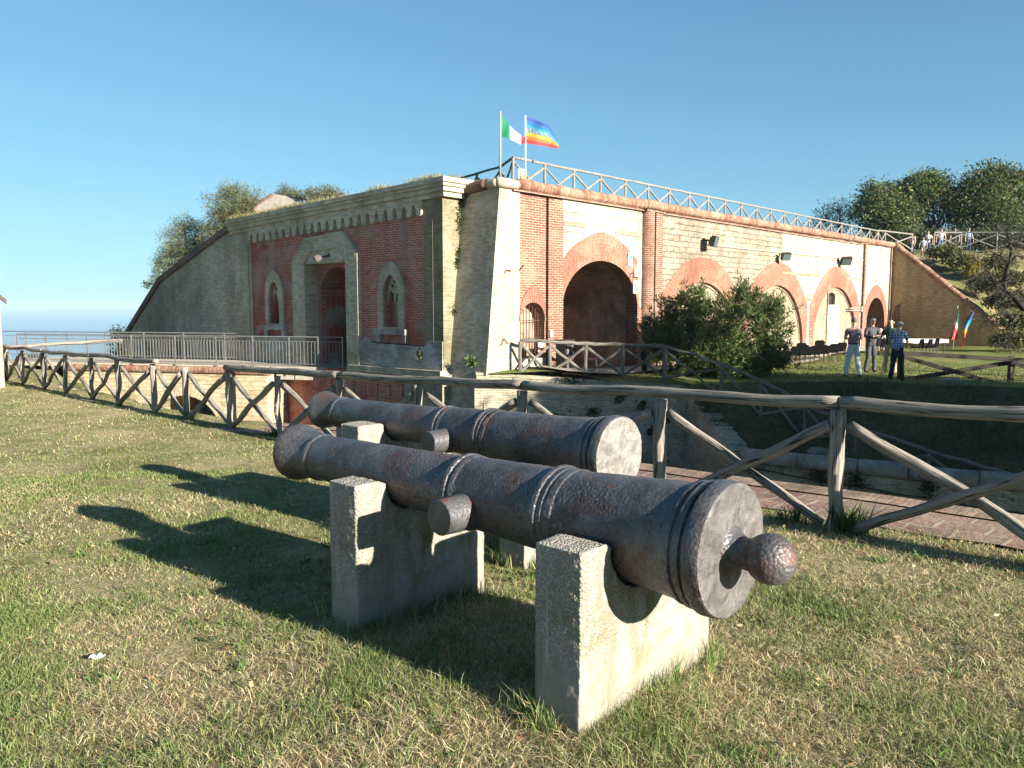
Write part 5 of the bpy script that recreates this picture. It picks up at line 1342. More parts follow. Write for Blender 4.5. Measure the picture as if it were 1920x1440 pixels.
cradle('concrete cradle under the breech of the nearest cannon, closest to the camera', B1, .50, rad_at(.50) + .012, .43, .58, -.0)
cradle('concrete cradle under the forward half of the nearest cannon, behind the trunnion', B1, 2.02, rad_at(2.02) + .012, .37, .58, .01)
cradle('pale concrete cradle under the breech end of the rear cannon, mostly hidden', B2, .66, rad_at(.66, PROF2) + .012, .27, .58, -.17)
cradle('concrete cradle whose top shows between the two barrels, under the rear cannon', B2, 2.28, rad_at(2.28, PROF2) + .012, .40, .58, .0)

# ------------------------------------------------------------------ fast triangle clouds for leaves and grass
def tri_cloud(name, V, Fi, C, mat, parent=None):
    off = np.zeros(3)
    if parent is not None: off = np.array(parent.location)
    me = bpy.data.meshes.new(name)
    V = (np.asarray(V, dtype=np.float64) - off).astype(np.float32)
    me.vertices.add(len(V)); me.vertices.foreach_set('co', V.ravel())
    me.loops.add(len(Fi) * 3); me.loops.foreach_set('vertex_index', np.asarray(Fi, dtype=np.int32).ravel())
    me.polygons.add(len(Fi)); me.polygons.foreach_set('loop_start', np.arange(0, len(Fi) * 3, 3, dtype=np.int32))
    ca = me.color_attributes.new('Col', 'FLOAT_COLOR', 'POINT')
    C4 = np.ones((len(V), 4), np.float32); C4[:, :3] = C; ca.data.foreach_set('color', C4.ravel())
    me.materials.append(MATS[mat]); me.update(calc_edges=True)
    o_ = bpy.data.objects.new(name, me); COL.objects.link(o_)
    if parent is not None: o_.parent = parent; o_['_w'] = tuple(off)
    return o_
def leaves(P, D, L_, W_, C):
    """diamond leaves: base P, direction D (unit), length, width"""
    n = len(P); up = RNG.normal(size=(n, 3)); side = np.cross(D, up); side /= np.linalg.norm(side, axis=1)[:, None] + 1e-9
    L_ = np.broadcast_to(L_, n)[:, None]; W_ = np.broadcast_to(W_, n)[:, None]
    a = P; b_ = P + D * L_ * .45 + side * W_; c_ = P + D * L_; d = P + D * L_ * .45 - side * W_
    V = np.stack([a, b_, c_, d], 1).reshape(-1, 3); k = np.arange(n)[:, None] * 4
    F_ = np.concatenate([k + [0, 1, 2], k + [0, 2, 3]], 0)
    return V, F_, np.repeat(C, 4, 0)
def unit(a): return a / (np.linalg.norm(a, axis=-1)[..., None] + 1e-9)
def palette(n, cols, var=.22):
    cols = np.array(cols); c_ = cols[RNG.integers(0, len(cols), n)]
    return np.clip(c_ * (1 + RNG.normal(0, var, (n, 1))) * (1 + RNG.normal(0, .06, (n, 3))), .004, 1)
def crown_points(blobs, n, shell=.55):
    w_ = np.array([b_[1][0] * b_[1][1] * b_[1][2] for b_ in blobs]) ** .75; w_ /= w_.sum()
    idx = RNG.choice(len(blobs), n, p=w_); d = unit(RNG.normal(size=(n, 3))); r_ = shell + (1 - shell) * RNG.random(n) ** .6
    c_ = np.array([tuple(b_[0]) for b_ in blobs])[idx]; s_ = np.array([b_[1] for b_ in blobs])[idx]
    rag = np.array([noise.noise(Vector((a[0] * 1.7 + 9 * k, a[1] * 1.7, a[2] * 1.7))) for a, k in zip(d, idx)]); r_ = r_ * (.92 + .45 * rag)
    return c_ + d * r_[:, None] * s_, d, idx
def tree(name, label, cat, base, trunk, blobs, n_cl, per, cl_r, leaf, cols, group=None, droop=0.0, bark='brown_bark', tr=.12, shell=.45, limbs=True, twigs=0):
    base = Vector(base); t = thing(name, label, cat, tuple(base), group=group)
    mb = MB()
    tp = [Vector(p) for p in trunk]
    mb.tube(tp, [tr * (1 - .55 * i / max(1, len(tp) - 1)) for i in range(len(tp))], 8, True, .15)
    P, D, idx = crown_points(blobs, n_cl, shell)
    if limbs:
        for bi, b_ in enumerate(blobs):
            c_ = Vector(b_[0]); j = min(range(len(tp)), key=lambda q: (tp[q] - c_).length + (0 if tp[q].z < c_.z else 3)); s = tp[max(0, j)]
            m_ = (s + c_) / 2 + Vector((random.uniform(-.2, .2), random.uniform(-.2, .2), -.15)) * b_[1][0]
            mb.tube([s, m_, c_], [tr * .5, tr * .33, tr * .15], 6, True, .1)
            for q in np.nonzero(idx == bi)[0][:7 + twigs]:
                e = Vector(P[q]); mb.tube([c_ * .75 + m_ * .25, (c_ + e) / 2 + Vector((0, 0, -.05)), e], [tr * .16, tr * .10, tr * .04], 5, False)
    mb.build('trunk', bark, t, True)
    n = n_cl * per; cc = np.repeat(P, per, 0); dd = np.repeat(D, per, 0)
    pos = cc + RNG.normal(0, 1, (n, 3)) * np.array(cl_r)
    dirs = unit(dd * .6 + RNG.normal(0, .8, (n, 3)) + np.array([0, 0, -droop]))
    tone = np.repeat(np.clip(1 + RNG.normal(0, .16, n_cl), .6, 1.5), per)[:, None]
    V, F_, C_ = leaves(pos, dirs, leaf[0] * RNG.uniform(.45, 1.5, n), leaf[1] * RNG.uniform(.5, 1.5, n), palette(n, cols) * tone)
    tri_cloud('crown', V, F_, C_, 'leaves', t)
    return t
def blobs_at(lst): return [(at(u, v, d), (r_, r_ * ry, r_ * rz)) for u, v, d, r_, ry, rz in lst]
# tamarisks behind the sloping flank
TAM = [(.11, .13, .05), (.155, .165, .07), (.08, .10, .045), (.19, .175, .08)]
b0 = at(350, 560, 38.2)
tree('tamarisk', 'feathery grey green tamarisk leaning over the sloping flank, lower of the pair', 'tree', (b0.x, b0.y, b0.z - 2), [(b0.x + .3, b0.y, b0.z - 2), (b0.x + .1, b0.y, b0.z), at(350, 480, 38.2)], blobs_at([(350, 455, 38.5, 1.1, 1, .85), (325, 490, 38.6, .85, 1, .8), (375, 480, 38.2, .85, 1, .7), (308, 520, 38.8, .62, 1, .6), (345, 418, 38.4, .46, 1, .6), (370, 425, 38.4, .4, 1, .6), (395, 470, 38, .6, 1, .7)]), 420, 46, (.17, .17, .15), (.16, .010), TAM, 'tamarisks behind the gate front', .1)
b0 = at(440, 450, 37)
tree('tamarisk', 'feathery grey green tamarisk rising highest above the flank coping', 'tree', (b0.x, b0.y, b0.z - 1.6), [(b0.x, b0.y, b0.z - 1.6), at(440, 425, 37), at(440, 380, 37)], blobs_at([(435, 385, 37, 1.05, 1, .75), (415, 415, 37, .8, 1, .8), (460, 395, 36.8, .75, 1, .7), (482, 372, 36.8, .45, 1, .7), (440, 360, 37, .55, 1, .6), (400, 440, 37, .65, 1, .7), (450, 425, 36.8, .7, 1, .6)]), 420, 46, (.17, .17, .15), (.16, .010), TAM, 'tamarisks behind the gate front', .1)
b0 = at(580, 400, 35)
tree('tamarisk', 'low thin tamarisk on the roof to the right of the tilted stone slab', 'tree', (b0.x, b0.y, b0.z - .6), [(b0.x, b0.y, b0.z - .6), at(580, 375, 35)], blobs_at([(537, 363, 36, .42, 1, .75), (560, 368, 35.6, .36, 1, .7), (590, 365, 35, .40, 1, .6), (615, 362, 34.6, .34, 1, .55), (635, 368, 34.4, .3, 1, .5), (600, 378, 34.4, .42, 1, .4)]), 220, 34, (.12, .12, .11), (.13, .009), TAM + [(.13, .08, .05)], 'tamarisks behind the gate front', .0)
b0 = at(222, 690, 33.2)
tree('shrub', 'dark small leaved shrub at the foot of the sloping flank beside the railing', 'shrub', (b0.x, b0.y, b0.z - .4), [(b0.x, b0.y, b0.z - .4), at(222, 650, 33.2)], blobs_at([(221, 650, 33.2, .35, 1, 1.2), (226, 672, 33.2, .42, 1, 1), (216, 625, 33.2, .22, 1, 1.1), (228, 620, 33.2, .18, 1, 1.2)]), 120, 16, (.08, .08, .09), (.10, .024), [(.03, .05, .02), (.045, .07, .03), (.02, .035, .02)], None, 0, 'dark_bark', .05)
b0 = at(292, 533, 36.9)
tree('shrub', 'thin leafy twig growing out over the sloping coping', 'shrub', tuple(b0), [tuple(b0), at(276, 532, 37.2)], blobs_at([(280, 530, 37.2, .22, 1, .6), (275, 538, 37.2, .15, 1, 1)]), 22, 8, (.05, .05, .05), (.10, .02), [(.05, .07, .03)], None, 0, 'dark_bark', .02, .2)
# low scrub on the cliff edge
for u, v, d, r_, lab in ((58, 676, 33.5, .55, 'low rounded scrub beyond the far railing, at its left part'), (135, 678, 33.5, .40, 'small dry scrub beyond the railing, between the two left posts'), (205, 682, 33.4, .45, 'low scrub at the cliff edge near the shrub')):
    b0 = at(u, v + 12, d); tree('scrub', lab, 'scrub', tuple(b0), [tuple(b0 - Vector((0, 0, .3))), at(u, v, d)], blobs_at([(u, v, d, r_, 1, .5), (u + 14, v + 3, d, r_ * .7, 1, .5)]), 70, 26, (.10, .10, .07), (.12, .012), [(.09, .11, .045), (.16, .15, .07), (.07, .09, .035)], 'scrub along the cliff edge', 0, 'dark_bark', .03)
# big dark trees behind the hill crest, the thin one at the end of the roof
ACA = [(.05, .085, .022), (.085, .125, .032), (.04, .065, .018), (.11, .14, .04), (.12, .105, .045)]
def big(u, lab, bl, d, n_cl=300):
    b0 = at(u, 470, d); base = (b0.x, b0.y, 4.6)
    tree('acacia', lab, 'tree', base, [base, (b0.x + .3, b0.y, 6.2), (b0.x + .2, b0.y, 7.6)], blobs_at([(a, b_, d + e, r_, .9, rz) for a, b_, e, r_, rz in bl]), n_cl, 42, (.42, .42, .30), (.30, .055), ACA, 'trees on the rampart hill', .1, 'dark_bark', .26, .4)
big(1665, 'dark spreading acacia nearest the roof end, its crown lower at the left', [(1650, 372, 0, 1.6, .7), (1635, 395, -.5, 1.3, .8), (1680, 400, 0, 1.7, .7), (1655, 425, 0, 1.6, .6), (1690, 430, -1, 1.2, .6), (1640, 355, .5, .8, .6)], 66)
big(1745, 'dark acacia in the middle of the row, sky showing under its crown', [(1725, 352, 0, 1.7, .65), (1752, 345, 0, 1.4, .65), (1705, 365, 0, 1.2, .7), (1770, 372, 0, 1.3, .8), (1722, 395, .5, 1.3, .5), (1790, 400, 0, 1.2, .7), (1740, 425, 1, .9, .5)], 67)
big(1840, 'tallest dark acacia of the row, rounded crown', [(1850, 345, 0, 1.9, .75), (1875, 340, 0, 1.6, .75), (1820, 370, 0, 1.6, .75), (1855, 392, 0, 2.0, .7), (1805, 405, .3, 1.3, .7), (1885, 405, 0, 1.7, .7), (1835, 435, .5, 1.5, .5)], 66, 380)
big(1925, 'acacia cut off by the right edge of the view', [(1915, 362, 0, 1.4, .8), (1945, 350, 0, 1.8, .8), (1915, 410, 0, 1.8, .8), (1960, 400, 0, 2, .8), (1920, 440, 0, 1.6, .6)], 68)
b0 = at(1575, 440, 70); base = (b0.x, b0.y, 4.4)
tree('thin_tree', 'thin half bare greyish tree behind the roof fence', 'tree', base, [base, (b0.x, b0.y, 6.2), at(1575, 395, 70)], blobs_at([(1572, 392, 70, 1.3, 1, .8), (1545, 408, 70, 1.1, 1, .7), (1600, 402, 70, 1.1, 1, .8), (1575, 420, 70, 1.5, 1, .5), (1535, 420, 70, .7, 1, .6)]), 150, 18, (.40, .40, .32), (.24, .028), [(.14, .13, .085), (.11, .11, .06), (.17, .14, .10)], None, 0, 'brown_bark', .14, .3, True, 14)
# low hedge of scrub along the crest behind the people
for u, lab in ((1668, 'dark undergrowth bush on the crest behind the end of the roof fence'), (1725, 'dark undergrowth bush in the gap of the crest fence'), (1780, 'dark undergrowth bush behind the onlookers at the fence'), (1840, 'dark undergrowth bush on the crest beside the onlooker in navy'), (1900, 'dark undergrowth bush on the crest at the right edge')):
    b0 = at(u, 462, 63); tree('bush', lab, 'bush', tuple(b0), [tuple(b0 - Vector((0, 0, .4))), at(u, 445, 63)], blobs_at([(u, 450, 63, 1.1, .8, .6), (u - 20, 455, 63, .9, .8, .6), (u + 22, 452, 63, 1.0, .8, .7)]), 120, 26, (.28, .28, .2), (.26, .055), [(.035, .05, .018), (.055, .07, .025), (.08, .085, .03)], 'undergrowth along the crest', 0, 'dark_bark', .05)
b0 = at(1820, 520, 48); tree('yellow_bush', 'small bush with yellow autumn leaves on the rampart slope', 'bush', tuple(b0), [tuple(b0 - Vector((0, 0, .5))), at(1822, 505, 48)], blobs_at([(1824, 498, 48, .36, 1, 1.1), (1818, 508, 48, .34, 1, .8), (1836, 496, 48, .25, 1, .7)]), 60, 16, (.12, .12, .12), (.15, .045), [(.26, .19, .02), (.30, .22, .03), (.13, .13, .03), (.08, .09, .03)], None, 0, 'dark_bark', .04)
for i, (u, v, d) in enumerate(((1772, 470, 53), (1800, 486, 52), (1850, 530, 48), (1880, 560, 45), (1905, 600, 42), (1895, 520, 47), (1870, 490, 50), (1912, 560, 44), (1900, 635, 40))):
    b0 = at(u, v, d); tree('scrub', ('tuft of green scrub just below the crest fence', 'low green scrub on the upper rampart slope', 'leafy scrub in the middle of the rampart slope', 'leafy scrub low on the rampart slope behind the pine twigs', 'dark scrub at the foot of the triangular wall', 'scrub beside the yellow bush', 'scrub above the yellow bush on the slope', 'leafy scrub on the slope at the right edge', 'dark low scrub at the end of the triangular wall')[i], 'scrub', tuple(b0), [tuple(b0 - Vector((0, 0, .5))), tuple(b0)], blobs_at([(u, v, d, .7, 1, .5), (u + 14, v + 5, d, .6, 1, .5), (u - 14, v + 4, d, .55, 1, .5)]), 90, 18, (.2, .2, .14), (.20, .045), [(.06, .075, .025), (.10, .10, .035), (.14, .12, .04), (.04, .05, .02)], 'scrub on the rampart slope', 0, 'dark_bark', .04)
# bare pine at the right edge
pd = 24.5
pine = thing('pine', 'dark crooked pine with thin bare branches at the right edge', 'tree', tuple(at(1960, 700, pd)))
mb = MB(); q_ = lambda u, v, e=0: at(u, v, pd + e)
def br(pts, r0): mb.tube([q_(*p) for p in pts], [r0 * (1 - .7 * i / (len(pts) - 1)) for i in range(len(pts))], 7, True, .12)
br([(1975, 720), (1968, 640), (1945, 590), (1918, 577), (1903, 558), (1884, 545), (1882, 528), (1889, 505), (1893, 492), (1897, 470), (1890, 440)], .13)
br([(1884, 545), (1868, 530), (1852, 540), (1832, 543)], .05); br([(1866, 531), (1857, 515), (1846, 500)], .035); br([(1892, 494), (1905, 480), (1925, 470)], .04); br([(1893, 492), (1875, 480), (1855, 470)], .035)
br([(1903, 558), (1890, 575), (1870, 590), (1850, 600)], .03); br([(1918, 577), (1900, 600), (1890, 640), (1910, 662)], .03); br([(1945, 590), (1930, 640), (1915, 665)], .03)
tips = []
for k in range(120):
    u0, v0 = random.choice([(1846, 500), (1832, 543), (1855, 470), (1925, 470), (1890, 440), (1897, 470), (1868, 530), (1850, 600), (1870, 590), (1890, 640), (1875, 480), (1905, 480), (1882, 528), (1840, 520), (1910, 455), (1900, 560)])
    a = random.uniform(0, 2 * math.pi); ln = random.uniform(12, 42); u1, v1 = u0 + math.cos(a) * ln, v0 + math.sin(a) * ln * .75; e = random.uniform(-.7, .7)
    mb.tube([q_(u0, v0), q_((u0 + u1) / 2 + random.uniform(-4, 4), (v0 + v1) / 2 - 3, e * .5), q_(u1, v1, e)], [.014, .010, .005], 4, False); tips.append((tuple(q_((u0 + u1) / 2, (v0 + v1) / 2 - 3, e * .5)), tuple(q_(u1, v1, e))))
mb.build('trunk', 'dark_bark', pine, True)
T_ = np.array([t[1] for t in tips]); S_ = np.array([t[0] for t in tips]); n = len(T_) * 34
f_ = RNG.random((n, 1)); base_ = np.repeat(S_, 34, 0) * (1 - f_) + np.repeat(T_, 34, 0) * f_
V, F_, C_ = leaves(base_ + RNG.normal(0, .03, (n, 3)), unit(RNG.normal(size=(n, 3)) + np.array([0, 0, .4])), RNG.uniform(.08, .17, n), .006, palette(n, [(.03, .038, .025), (.05, .052, .035), (.065, .06, .04)]))
tri_cloud('crown', V, F_, C_, 'leaves', pine)
# oleander in front of the blind arches
ob = at(1345, 705, 25.4); ol = thing('oleander', 'large dark oleander bush with narrow leaves in front of the arches', 'bush', (ob.x, ob.y, z_court(ob.x, ob.y)))
OB = blobs_at([(1285, 575, 25.2, .80, 1, .85), (1410, 570, 25.3, .78, 1, .85), (1345, 600, 25.3, 1.1, 1, .8), (1250, 625, 25.0, .85, 1, .85), (1440, 620, 25.2, .72, 1, .95), (1335, 655, 25.2, 1.3, 1, .7), (1285, 650, 25.0, .9, 1, .8), (1420, 665, 25.1, .95, 1, .7), (1230, 610, 25.0, .5, 1, .8), (1455, 575, 25.3, .42, 1, .9), (1310, 540, 25.3, .42, 1, .8), (1390, 545, 25.3, .38, 1, .8), (1465, 660, 25, .55, 1, .9), (1350, 690, 25, 1.3, 1, .45), (1235, 655, 25, .55, 1, .7)])
P, D, idx = crown_points(OB, 1500, .45); P = P + D * np.minimum(RNG.exponential(.07, (1500, 1)), .4)
mb = MB(); b_ = Vector((ob.x, ob.y, z_court(ob.x, ob.y)))
for q in range(0, 1500, 13):
    e = Vector(P[q]); s = b_ + Vector((random.uniform(-.7, .7), random.uniform(-.3, .3), -.05)); mb.tube([s, (s + e) / 2 + Vector((0, 0, .25)), e], [.022, .016, .007], 5, False)
mb.build('stem', 'brown_bark', ol, True)
per = 28; n = 1500 * per
cc = np.repeat(P, per, 0); dd = np.repeat(unit(D * .8 + np.array([0, 0, .5]) + RNG.normal(0, .25, D.shape)), per, 0)
pos = cc - dd * RNG.uniform(0, .42, (n, 1)) + RNG.normal(0, .035, (n, 3))
tone = np.repeat(np.clip(1 + RNG.normal(0, .22, 1500), .55, 1.6), per)[:, None]
V, F_, C_ = leaves(pos, unit(dd * .75 + RNG.normal(0, .55, (n, 3))), RNG.uniform(.13, .24, n), RNG.uniform(.013, .020, n), palette(n, [(.06, .105, .025), (.085, .135, .035), (.045, .08, .02), (.11, .145, .04), (.10, .08, .045)]) * tone)
tri_cloud('crown', V, F_, C_, 'leaves', ol)
# pines standing outside the view on the right, whose shade falls over the ditch and the court edge
for i, (q_s, t_, h_) in enumerate(((16.4, 9.5, 6.4), (18.4, 8.0, 7.0), (20.6, 8.5, 8.8), (22.9, 7.5, 6.2), (25.2, 8.5, 5.0))):
    sx, sy = math.sin(rad(SUN_AZ)), math.cos(rad(SUN_AZ)); px, py = -sy, sx      # across the sun
    x, y = sx * t_ + px * q_s, sy * t_ + py * q_s; z = -.5
    bl = [(Vector((x + random.uniform(-1, 1), y + random.uniform(-1, 1), z + h_ * f)), (r_, r_, r_ * .7)) for f, r_ in ((.12, 1.1), (.28, 1.4), (.35, 1.2), (.5, 1.6), (.62, 1.7), (.75, 1.5), (.9, 1.0), (.45, 1.5))]
    tree('pine', ('pine nearest the camera in the row shading the ditch', 'second pine of the row shading the ditch', 'middle pine of the row shading the ditch', 'fourth pine of the row shading the court edge', 'farthest pine of the row shading the court edge')[i], 'tree', (x, y, z), [(x, y, z), (x, y, z + h_ * .5), (x, y, z + h_ * .85)], bl, 420, 40, (.36, .36, .3), (.34, .065), ACA, 'row of pines beyond the right edge', 0, 'dark_bark', .16, .3)
# wall plants
def wall_plant(label, pts, n_, leaf, cols, spread):
    b0 = pts[0]; t = thing('wall_plant', label, 'plant', tuple(b0), group='plants rooted in the brickwork')
    mb = MB(); mb.tube([b0, Vector(pts[-1]) if len(pts) > 1 else b0 + Vector((0, -.05, .12))], .008, 5); mb.build('stem', 'brown_bark', t)
    A_ = np.array([tuple(p) for p in pts]); k = RNG.integers(0, len(A_), n_); P_ = A_[k] + RNG.normal(0, 1, (n_, 3)) * np.array(spread)
    V, F_, C_ = leaves(P_, unit(RNG.normal(size=(n_, 3)) + np.array([-.2, -.7, .3])), leaf[0] * RNG.uniform(.6, 1.3, n_), leaf[1], palette(n_, cols)); tri_cloud('foliage', V, F_, C_, 'leaves', t)
GR = [(.05, .075, .02), (.08, .11, .03), (.035, .05, .02)]
bs = lambda l_, z: Vector((*(CC + LD * l_ + LN * ((5 - z) * .107 + .03)), z))
wall_plant('ivy trailing down the joint between the end pier and the bastion top', [bs(1.42, 4.85), bs(1.46, 4.5), bs(1.5, 4.2), bs(1.48, 3.95), bs(1.3, 4.95), bs(1.45, 4.65)], 420, (.09, .03), GR, (.06, .05, .12))
wall_plant('small ivy clump half way down the pier joint', [bs(1.5, 3.2), bs(1.5, 3.0), bs(1.48, 2.85)], 150, (.08, .03), GR, (.05, .04, .09))
wall_plant('small ivy clump low on the pier joint', [bs(1.5, 1.5), bs(1.5, 1.4)], 80, (.07, .028), GR, (.045, .04, .07))
wall_plant('green leafy weed low on the shaded bastion face', [bs(.55, -.02), bs(.62, .02), bs(.5, .0)], 130, (.16, .02), [(.07, .12, .03), (.10, .15, .04)], (.07, .03, .06))
wall_plant('small dark weed on the plinth of the gate front', [FL.pt(.95, .12, .13), FL.pt(1.0, .2, .13)], 70, (.09, .03), GR, (.04, .03, .06))
for k, (t, z, lab) in enumerate(((2.4, -.62, 'grass clump sprouting on the ledge below the court fence'), (3.9, -1.1, 'weed in the ditch wall below the ledge'), (3.1, -1.5, 'larger weed in the middle of the pale ditch wall'), (4.6, -1.35, 'weed in the ditch wall close to the stepped edge'), (2.1, -1.7, 'weed low in the ditch wall above the rear cannon'), (4.9, -2.1, 'dark weed low in the ditch wall by the stepped edge'), (5.3, -1.8, 'weed beside the stepped edge of the ditch wall'), (4.2, -2.4, 'bushy weed near the foot of the visible ditch wall'))):
    wall_plant(lab, [FS.pt(t, z, .04), FS.pt(t + .08, z + .05, .04)], 90, (.11, .025), GR, (.07, .03, .06) if k else (.2, .06, .06))
for k, (t, lab) in enumerate(((1.9, 'dark tuft on the coping wall face near its start'), (2.7, 'dark tuft hanging below the coping joint'), (4.2, 'wide dark tuft under the coping beyond the fence post'))):
    wall_plant(lab, [FT.pt(t, TORZ - .25, .03), FT.pt(t + .1, TORZ - .35, .03)], 130, (.12, .02), [(.025, .035, .015), (.04, .05, .02)], (.10, .04, .10))
# ------------------------------------------------------------------ people
def skinned(nodes, edges, sub=1):
    """nodes: (pos, rx, ry); one closed skin grown over the joints"""
    me = bpy.data.meshes.new('s'); me.from_pydata([n[0] for n in nodes], edges, []); o_ = bpy.data.objects.new('s', me); COL.objects.link(o_)
    sk = o_.modifiers.new('skin', 'SKIN'); sk.use_smooth_shade = True; sk.branch_smoothing = .4
    for i, n in enumerate(nodes): me.skin_vertices[0].data[i].radius = (n[1], n[2]); me.skin_vertices[0].data[i].use_root = (i == 0)
    if sub: ss = o_.modifiers.new('sub', 'SUBSURF'); ss.levels = sub; ss.render_levels = sub
    m2 = bpy.data.meshes.new_from_object(o_.evaluated_get(bpy.context.evaluated_depsgraph_get()))
    bpy.data.objects.remove(o_); bpy.data.meshes.remove(me); return m2
def skin_obj(name, nodes, edges, mat, parent, sub=1):
    me = skinned(nodes, edges, sub); me.name = name; me.materials.clear(); me.materials.append(MATS[mat])
    if name in ('shirt', 'trousers'):
        sd = random.random() * 50; me.update()
        for v in me.vertices:
            q = v.co; f_ = noise.fractal(Vector((q.x * 7 + sd, q.y * 7, q.z * (9 if name == 'shirt' else 5))), 1, 2, 3); v.co = q + v.normal * (.017 * f_)
    me.polygons.foreach_set('use_smooth', [True] * len(me.polygons)); o_ = bpy.data.objects.new(name, me); COL.objects.link(o_); o_.parent = parent; return o_
def person(label, loc, yaw, height, top, trousers, hair='grey_hair', armL=None, armR=None, lean=0.0, nod=0.0, turn=0.0, spread=.10, sleeve='short', seated=False, stride=0.0, belly=.0, belt=False, shorts=False, group=None, bald=False):
    """faces local +Y"""
    s = height / 1.75
    p = thing('person', label, 'person', tuple(loc), yaw, group, local=True)
    hip_z = .92 if not seated else .50
    def up(x, y, z):     # the upper body leans about the hips
        z0 = .95; v = Vector((x, y, z - z0)); v = Matrix.Rotation(-lean, 3, 'X') @ v
        return ((v.x) * s, (v.y) * s, (v.z + z0 - (.42 if seated else 0)) * s)
    def hd(x, y, z):
        v = Matrix.Rotation(turn, 3, 'Z') @ (Matrix.Rotation(-nod, 3, 'X') @ Vector((x, y, z - 1.52))); return up(v.x, v.y, v.z + 1.52)
    def lo(x, y, z): return (x * s, y * s, z * s)
    sh = {}; N = []; E = []
    def add(pos, rx, ry=None, par=None):
        N.append((pos, rx * s, (ry or rx) * s)); 
        if par is not None: E.append((par, len(N) - 1))
        return len(N) - 1
    arms = {}
    dL = armL or [(-.30, .02, 1.16), (-.31, .10, .90)]; dR = armR or [(.30, .02, 1.16), (.31, .10, .90)]
    pel = add(up(0, 0, .95), .105, .08); wst = add(up(0, .0, 1.08), .105, .08, pel); che = add(up(0, .01, 1.28), .13, .10, wst); upc = add(up(0, -.01, 1.41), .11, .08, che)
    nk = add(up(0, .0, 1.49), .052, .052, upc); h0 = add(hd(0, .01, 1.56), .062, .07, nk); h1 = add(hd(0, .015, 1.625), .072, .088, h0); h2 = add(hd(0, .008, 1.69), .070, .085, h1); h3 = add(hd(0, .0, 1.735), .045, .055, h2)
    no = add(hd(0, .108, 1.622), .013, .015, h1)
    for sg, a in ((-1, dL), (1, dR)):
        s1 = add(up(sg * .165, -.01, 1.40), .055, .055, upc); e1 = add(up(*a[0]), .042, .042, s1); w1 = add(up(*a[1]), .028, .024, e1)
        dv = (Vector(a[1]) - Vector(a[0])).normalized(); pm = Vector(a[1]) + dv * .055; pa = add(up(*pm), .030, .016, w1)
        sd = dv.cross(Vector((0, 1, .2))).normalized()
        for k, (o_, ln) in enumerate(((-.027, .062), (-.009, .075), (.009, .072), (.027, .058))):
            b1 = Vector(pm) + dv * .035 + sd * o_; f1_ = add(up(*b1), .0095, .0095, pa); f2_ = add(up(*(b1 + dv * ln * .6 + Vector((0, .006, 0)))), .0085, .0085, f1_); add(up(*(b1 + dv * ln * .9 + Vector((0, .022, 0)))), .007, .007, f2_)
        t1 = add(up(*(Vector(a[1]) + dv * .03 + sd * .035 + Vector((0, .015, 0)))), .011, .011, pa); add(up(*(Vector(a[1]) + dv * .075 + sd * .048 + Vector((0, .025, 0)))), .009, .009, t1)
        arms[sg] = a
    legs = {}
    for sg in (-1, 1):
        if seated: K = (sg * .11, .42, .48); A_ = (sg * .11, .42, .09); Hp = (sg * .09, .04, .50)
        else: K = (sg * (.08 + spread * .35), .02 + stride * sg * .5, .49); A_ = (sg * (.08 + spread * .8), -.02 + stride * sg, .085); Hp = (sg * .085, 0, .90)
        hp_ = add(lo(*Hp), .085, .085, pel); kn = add(lo(*K), .056, .056, hp_); an = add(lo(*A_), .040, .040, kn); tz = add(lo(A_[0] + sg * .02, A_[1] + .14, .03), .03, .025, an); legs[sg] = (Hp, K, A_)
    skin_obj('body', N, E, 'skin', p)
    # shirt or jacket
    N2 = []; E2 = []; N, E = N2, E2
    bz = .83 if not belt else .925
    a0 = add(up(0, .0, bz), .165 + belly, .125 + belly); a1 = add(up(0, .015, 1.08), .16 + belly, .125 + belly, a0); a2 = add(up(0, .01, 1.27), .165, .125, a1); a3 = add(up(0, -.012, 1.41), .135, .095, a2); a4 = add(up(0, .0, 1.475), .072, .070, a3); add(up(0, .0, 1.505), .064, .064, a4)
    for sg, a in arms.items():
        s1 = add(up(sg * .17, -.01, 1.395), .072, .072, a3); E_ = Vector(a[0]); Wv = Vector(a[1])
        if sleeve == 'short': add(up(*(Vector((sg * .17, -.01, 1.395)) * .25 + E_ * .75)), .062, .062, s1)
        else: e1 = add(up(*E_), .056, .056, s1); add(up(*(Wv * .93 + E_ * .07)), .042, .042, e1)
    skin_obj('shirt', N, E, top, p, 2)
    N, E = [], []
    b0 = add(up(0, 0, 1.05) if not seated else lo(0, 0, .64), .148 + belly * .8, .118 + belly * .8); b1 = add(up(0, 0, .93) if not seated else lo(0, 0, .53), .145, .115, b0)
    for sg in (-1, 1):
        Hp, K, A_ = legs[sg]; h_ = add(lo(Hp[0], Hp[1], Hp[2] - (.02 if not seated else 0)), .10, .105, b1)
        if shorts: add(lo(*(Vector(Hp) * .15 + Vector(K) * .85)), .085, .085, h_)
        else: k_ = add(lo(*K), .076, .076, h_); an = add(lo(A_[0], A_[1], A_[2] + .02), .066, .07, k_); add(lo(A_[0], A_[1], A_[2] - .045), .066, .07, an)
    skin_obj('trousers', N, E, trousers, p, 2)
    for sg in (-1, 1):
        A_ = legs[sg][2]; N, E = [], []
        c0_ = add(lo(A_[0], A_[1] - .05, .045), .045, .045); c1_ = add(lo(A_[0] + sg * .01, A_[1] + .06, .045), .045, .045, c0_); add(lo(A_[0] + sg * .02, A_[1] + .17, .035), .038, .035, c1_)
        skin_obj('shoe', N, E, 'shoe', p)
    if belt: mb = MB(); mb.lathe([(-.02, .158 * s), (.02, .158 * s)], up(0, 0, .985), (0, 0, 1), 24); o_ = mb.build('belt', 'black_plastic', p); o_.scale = (1, .80, 1)
    # hair cap, ears, eyes
    import bmesh
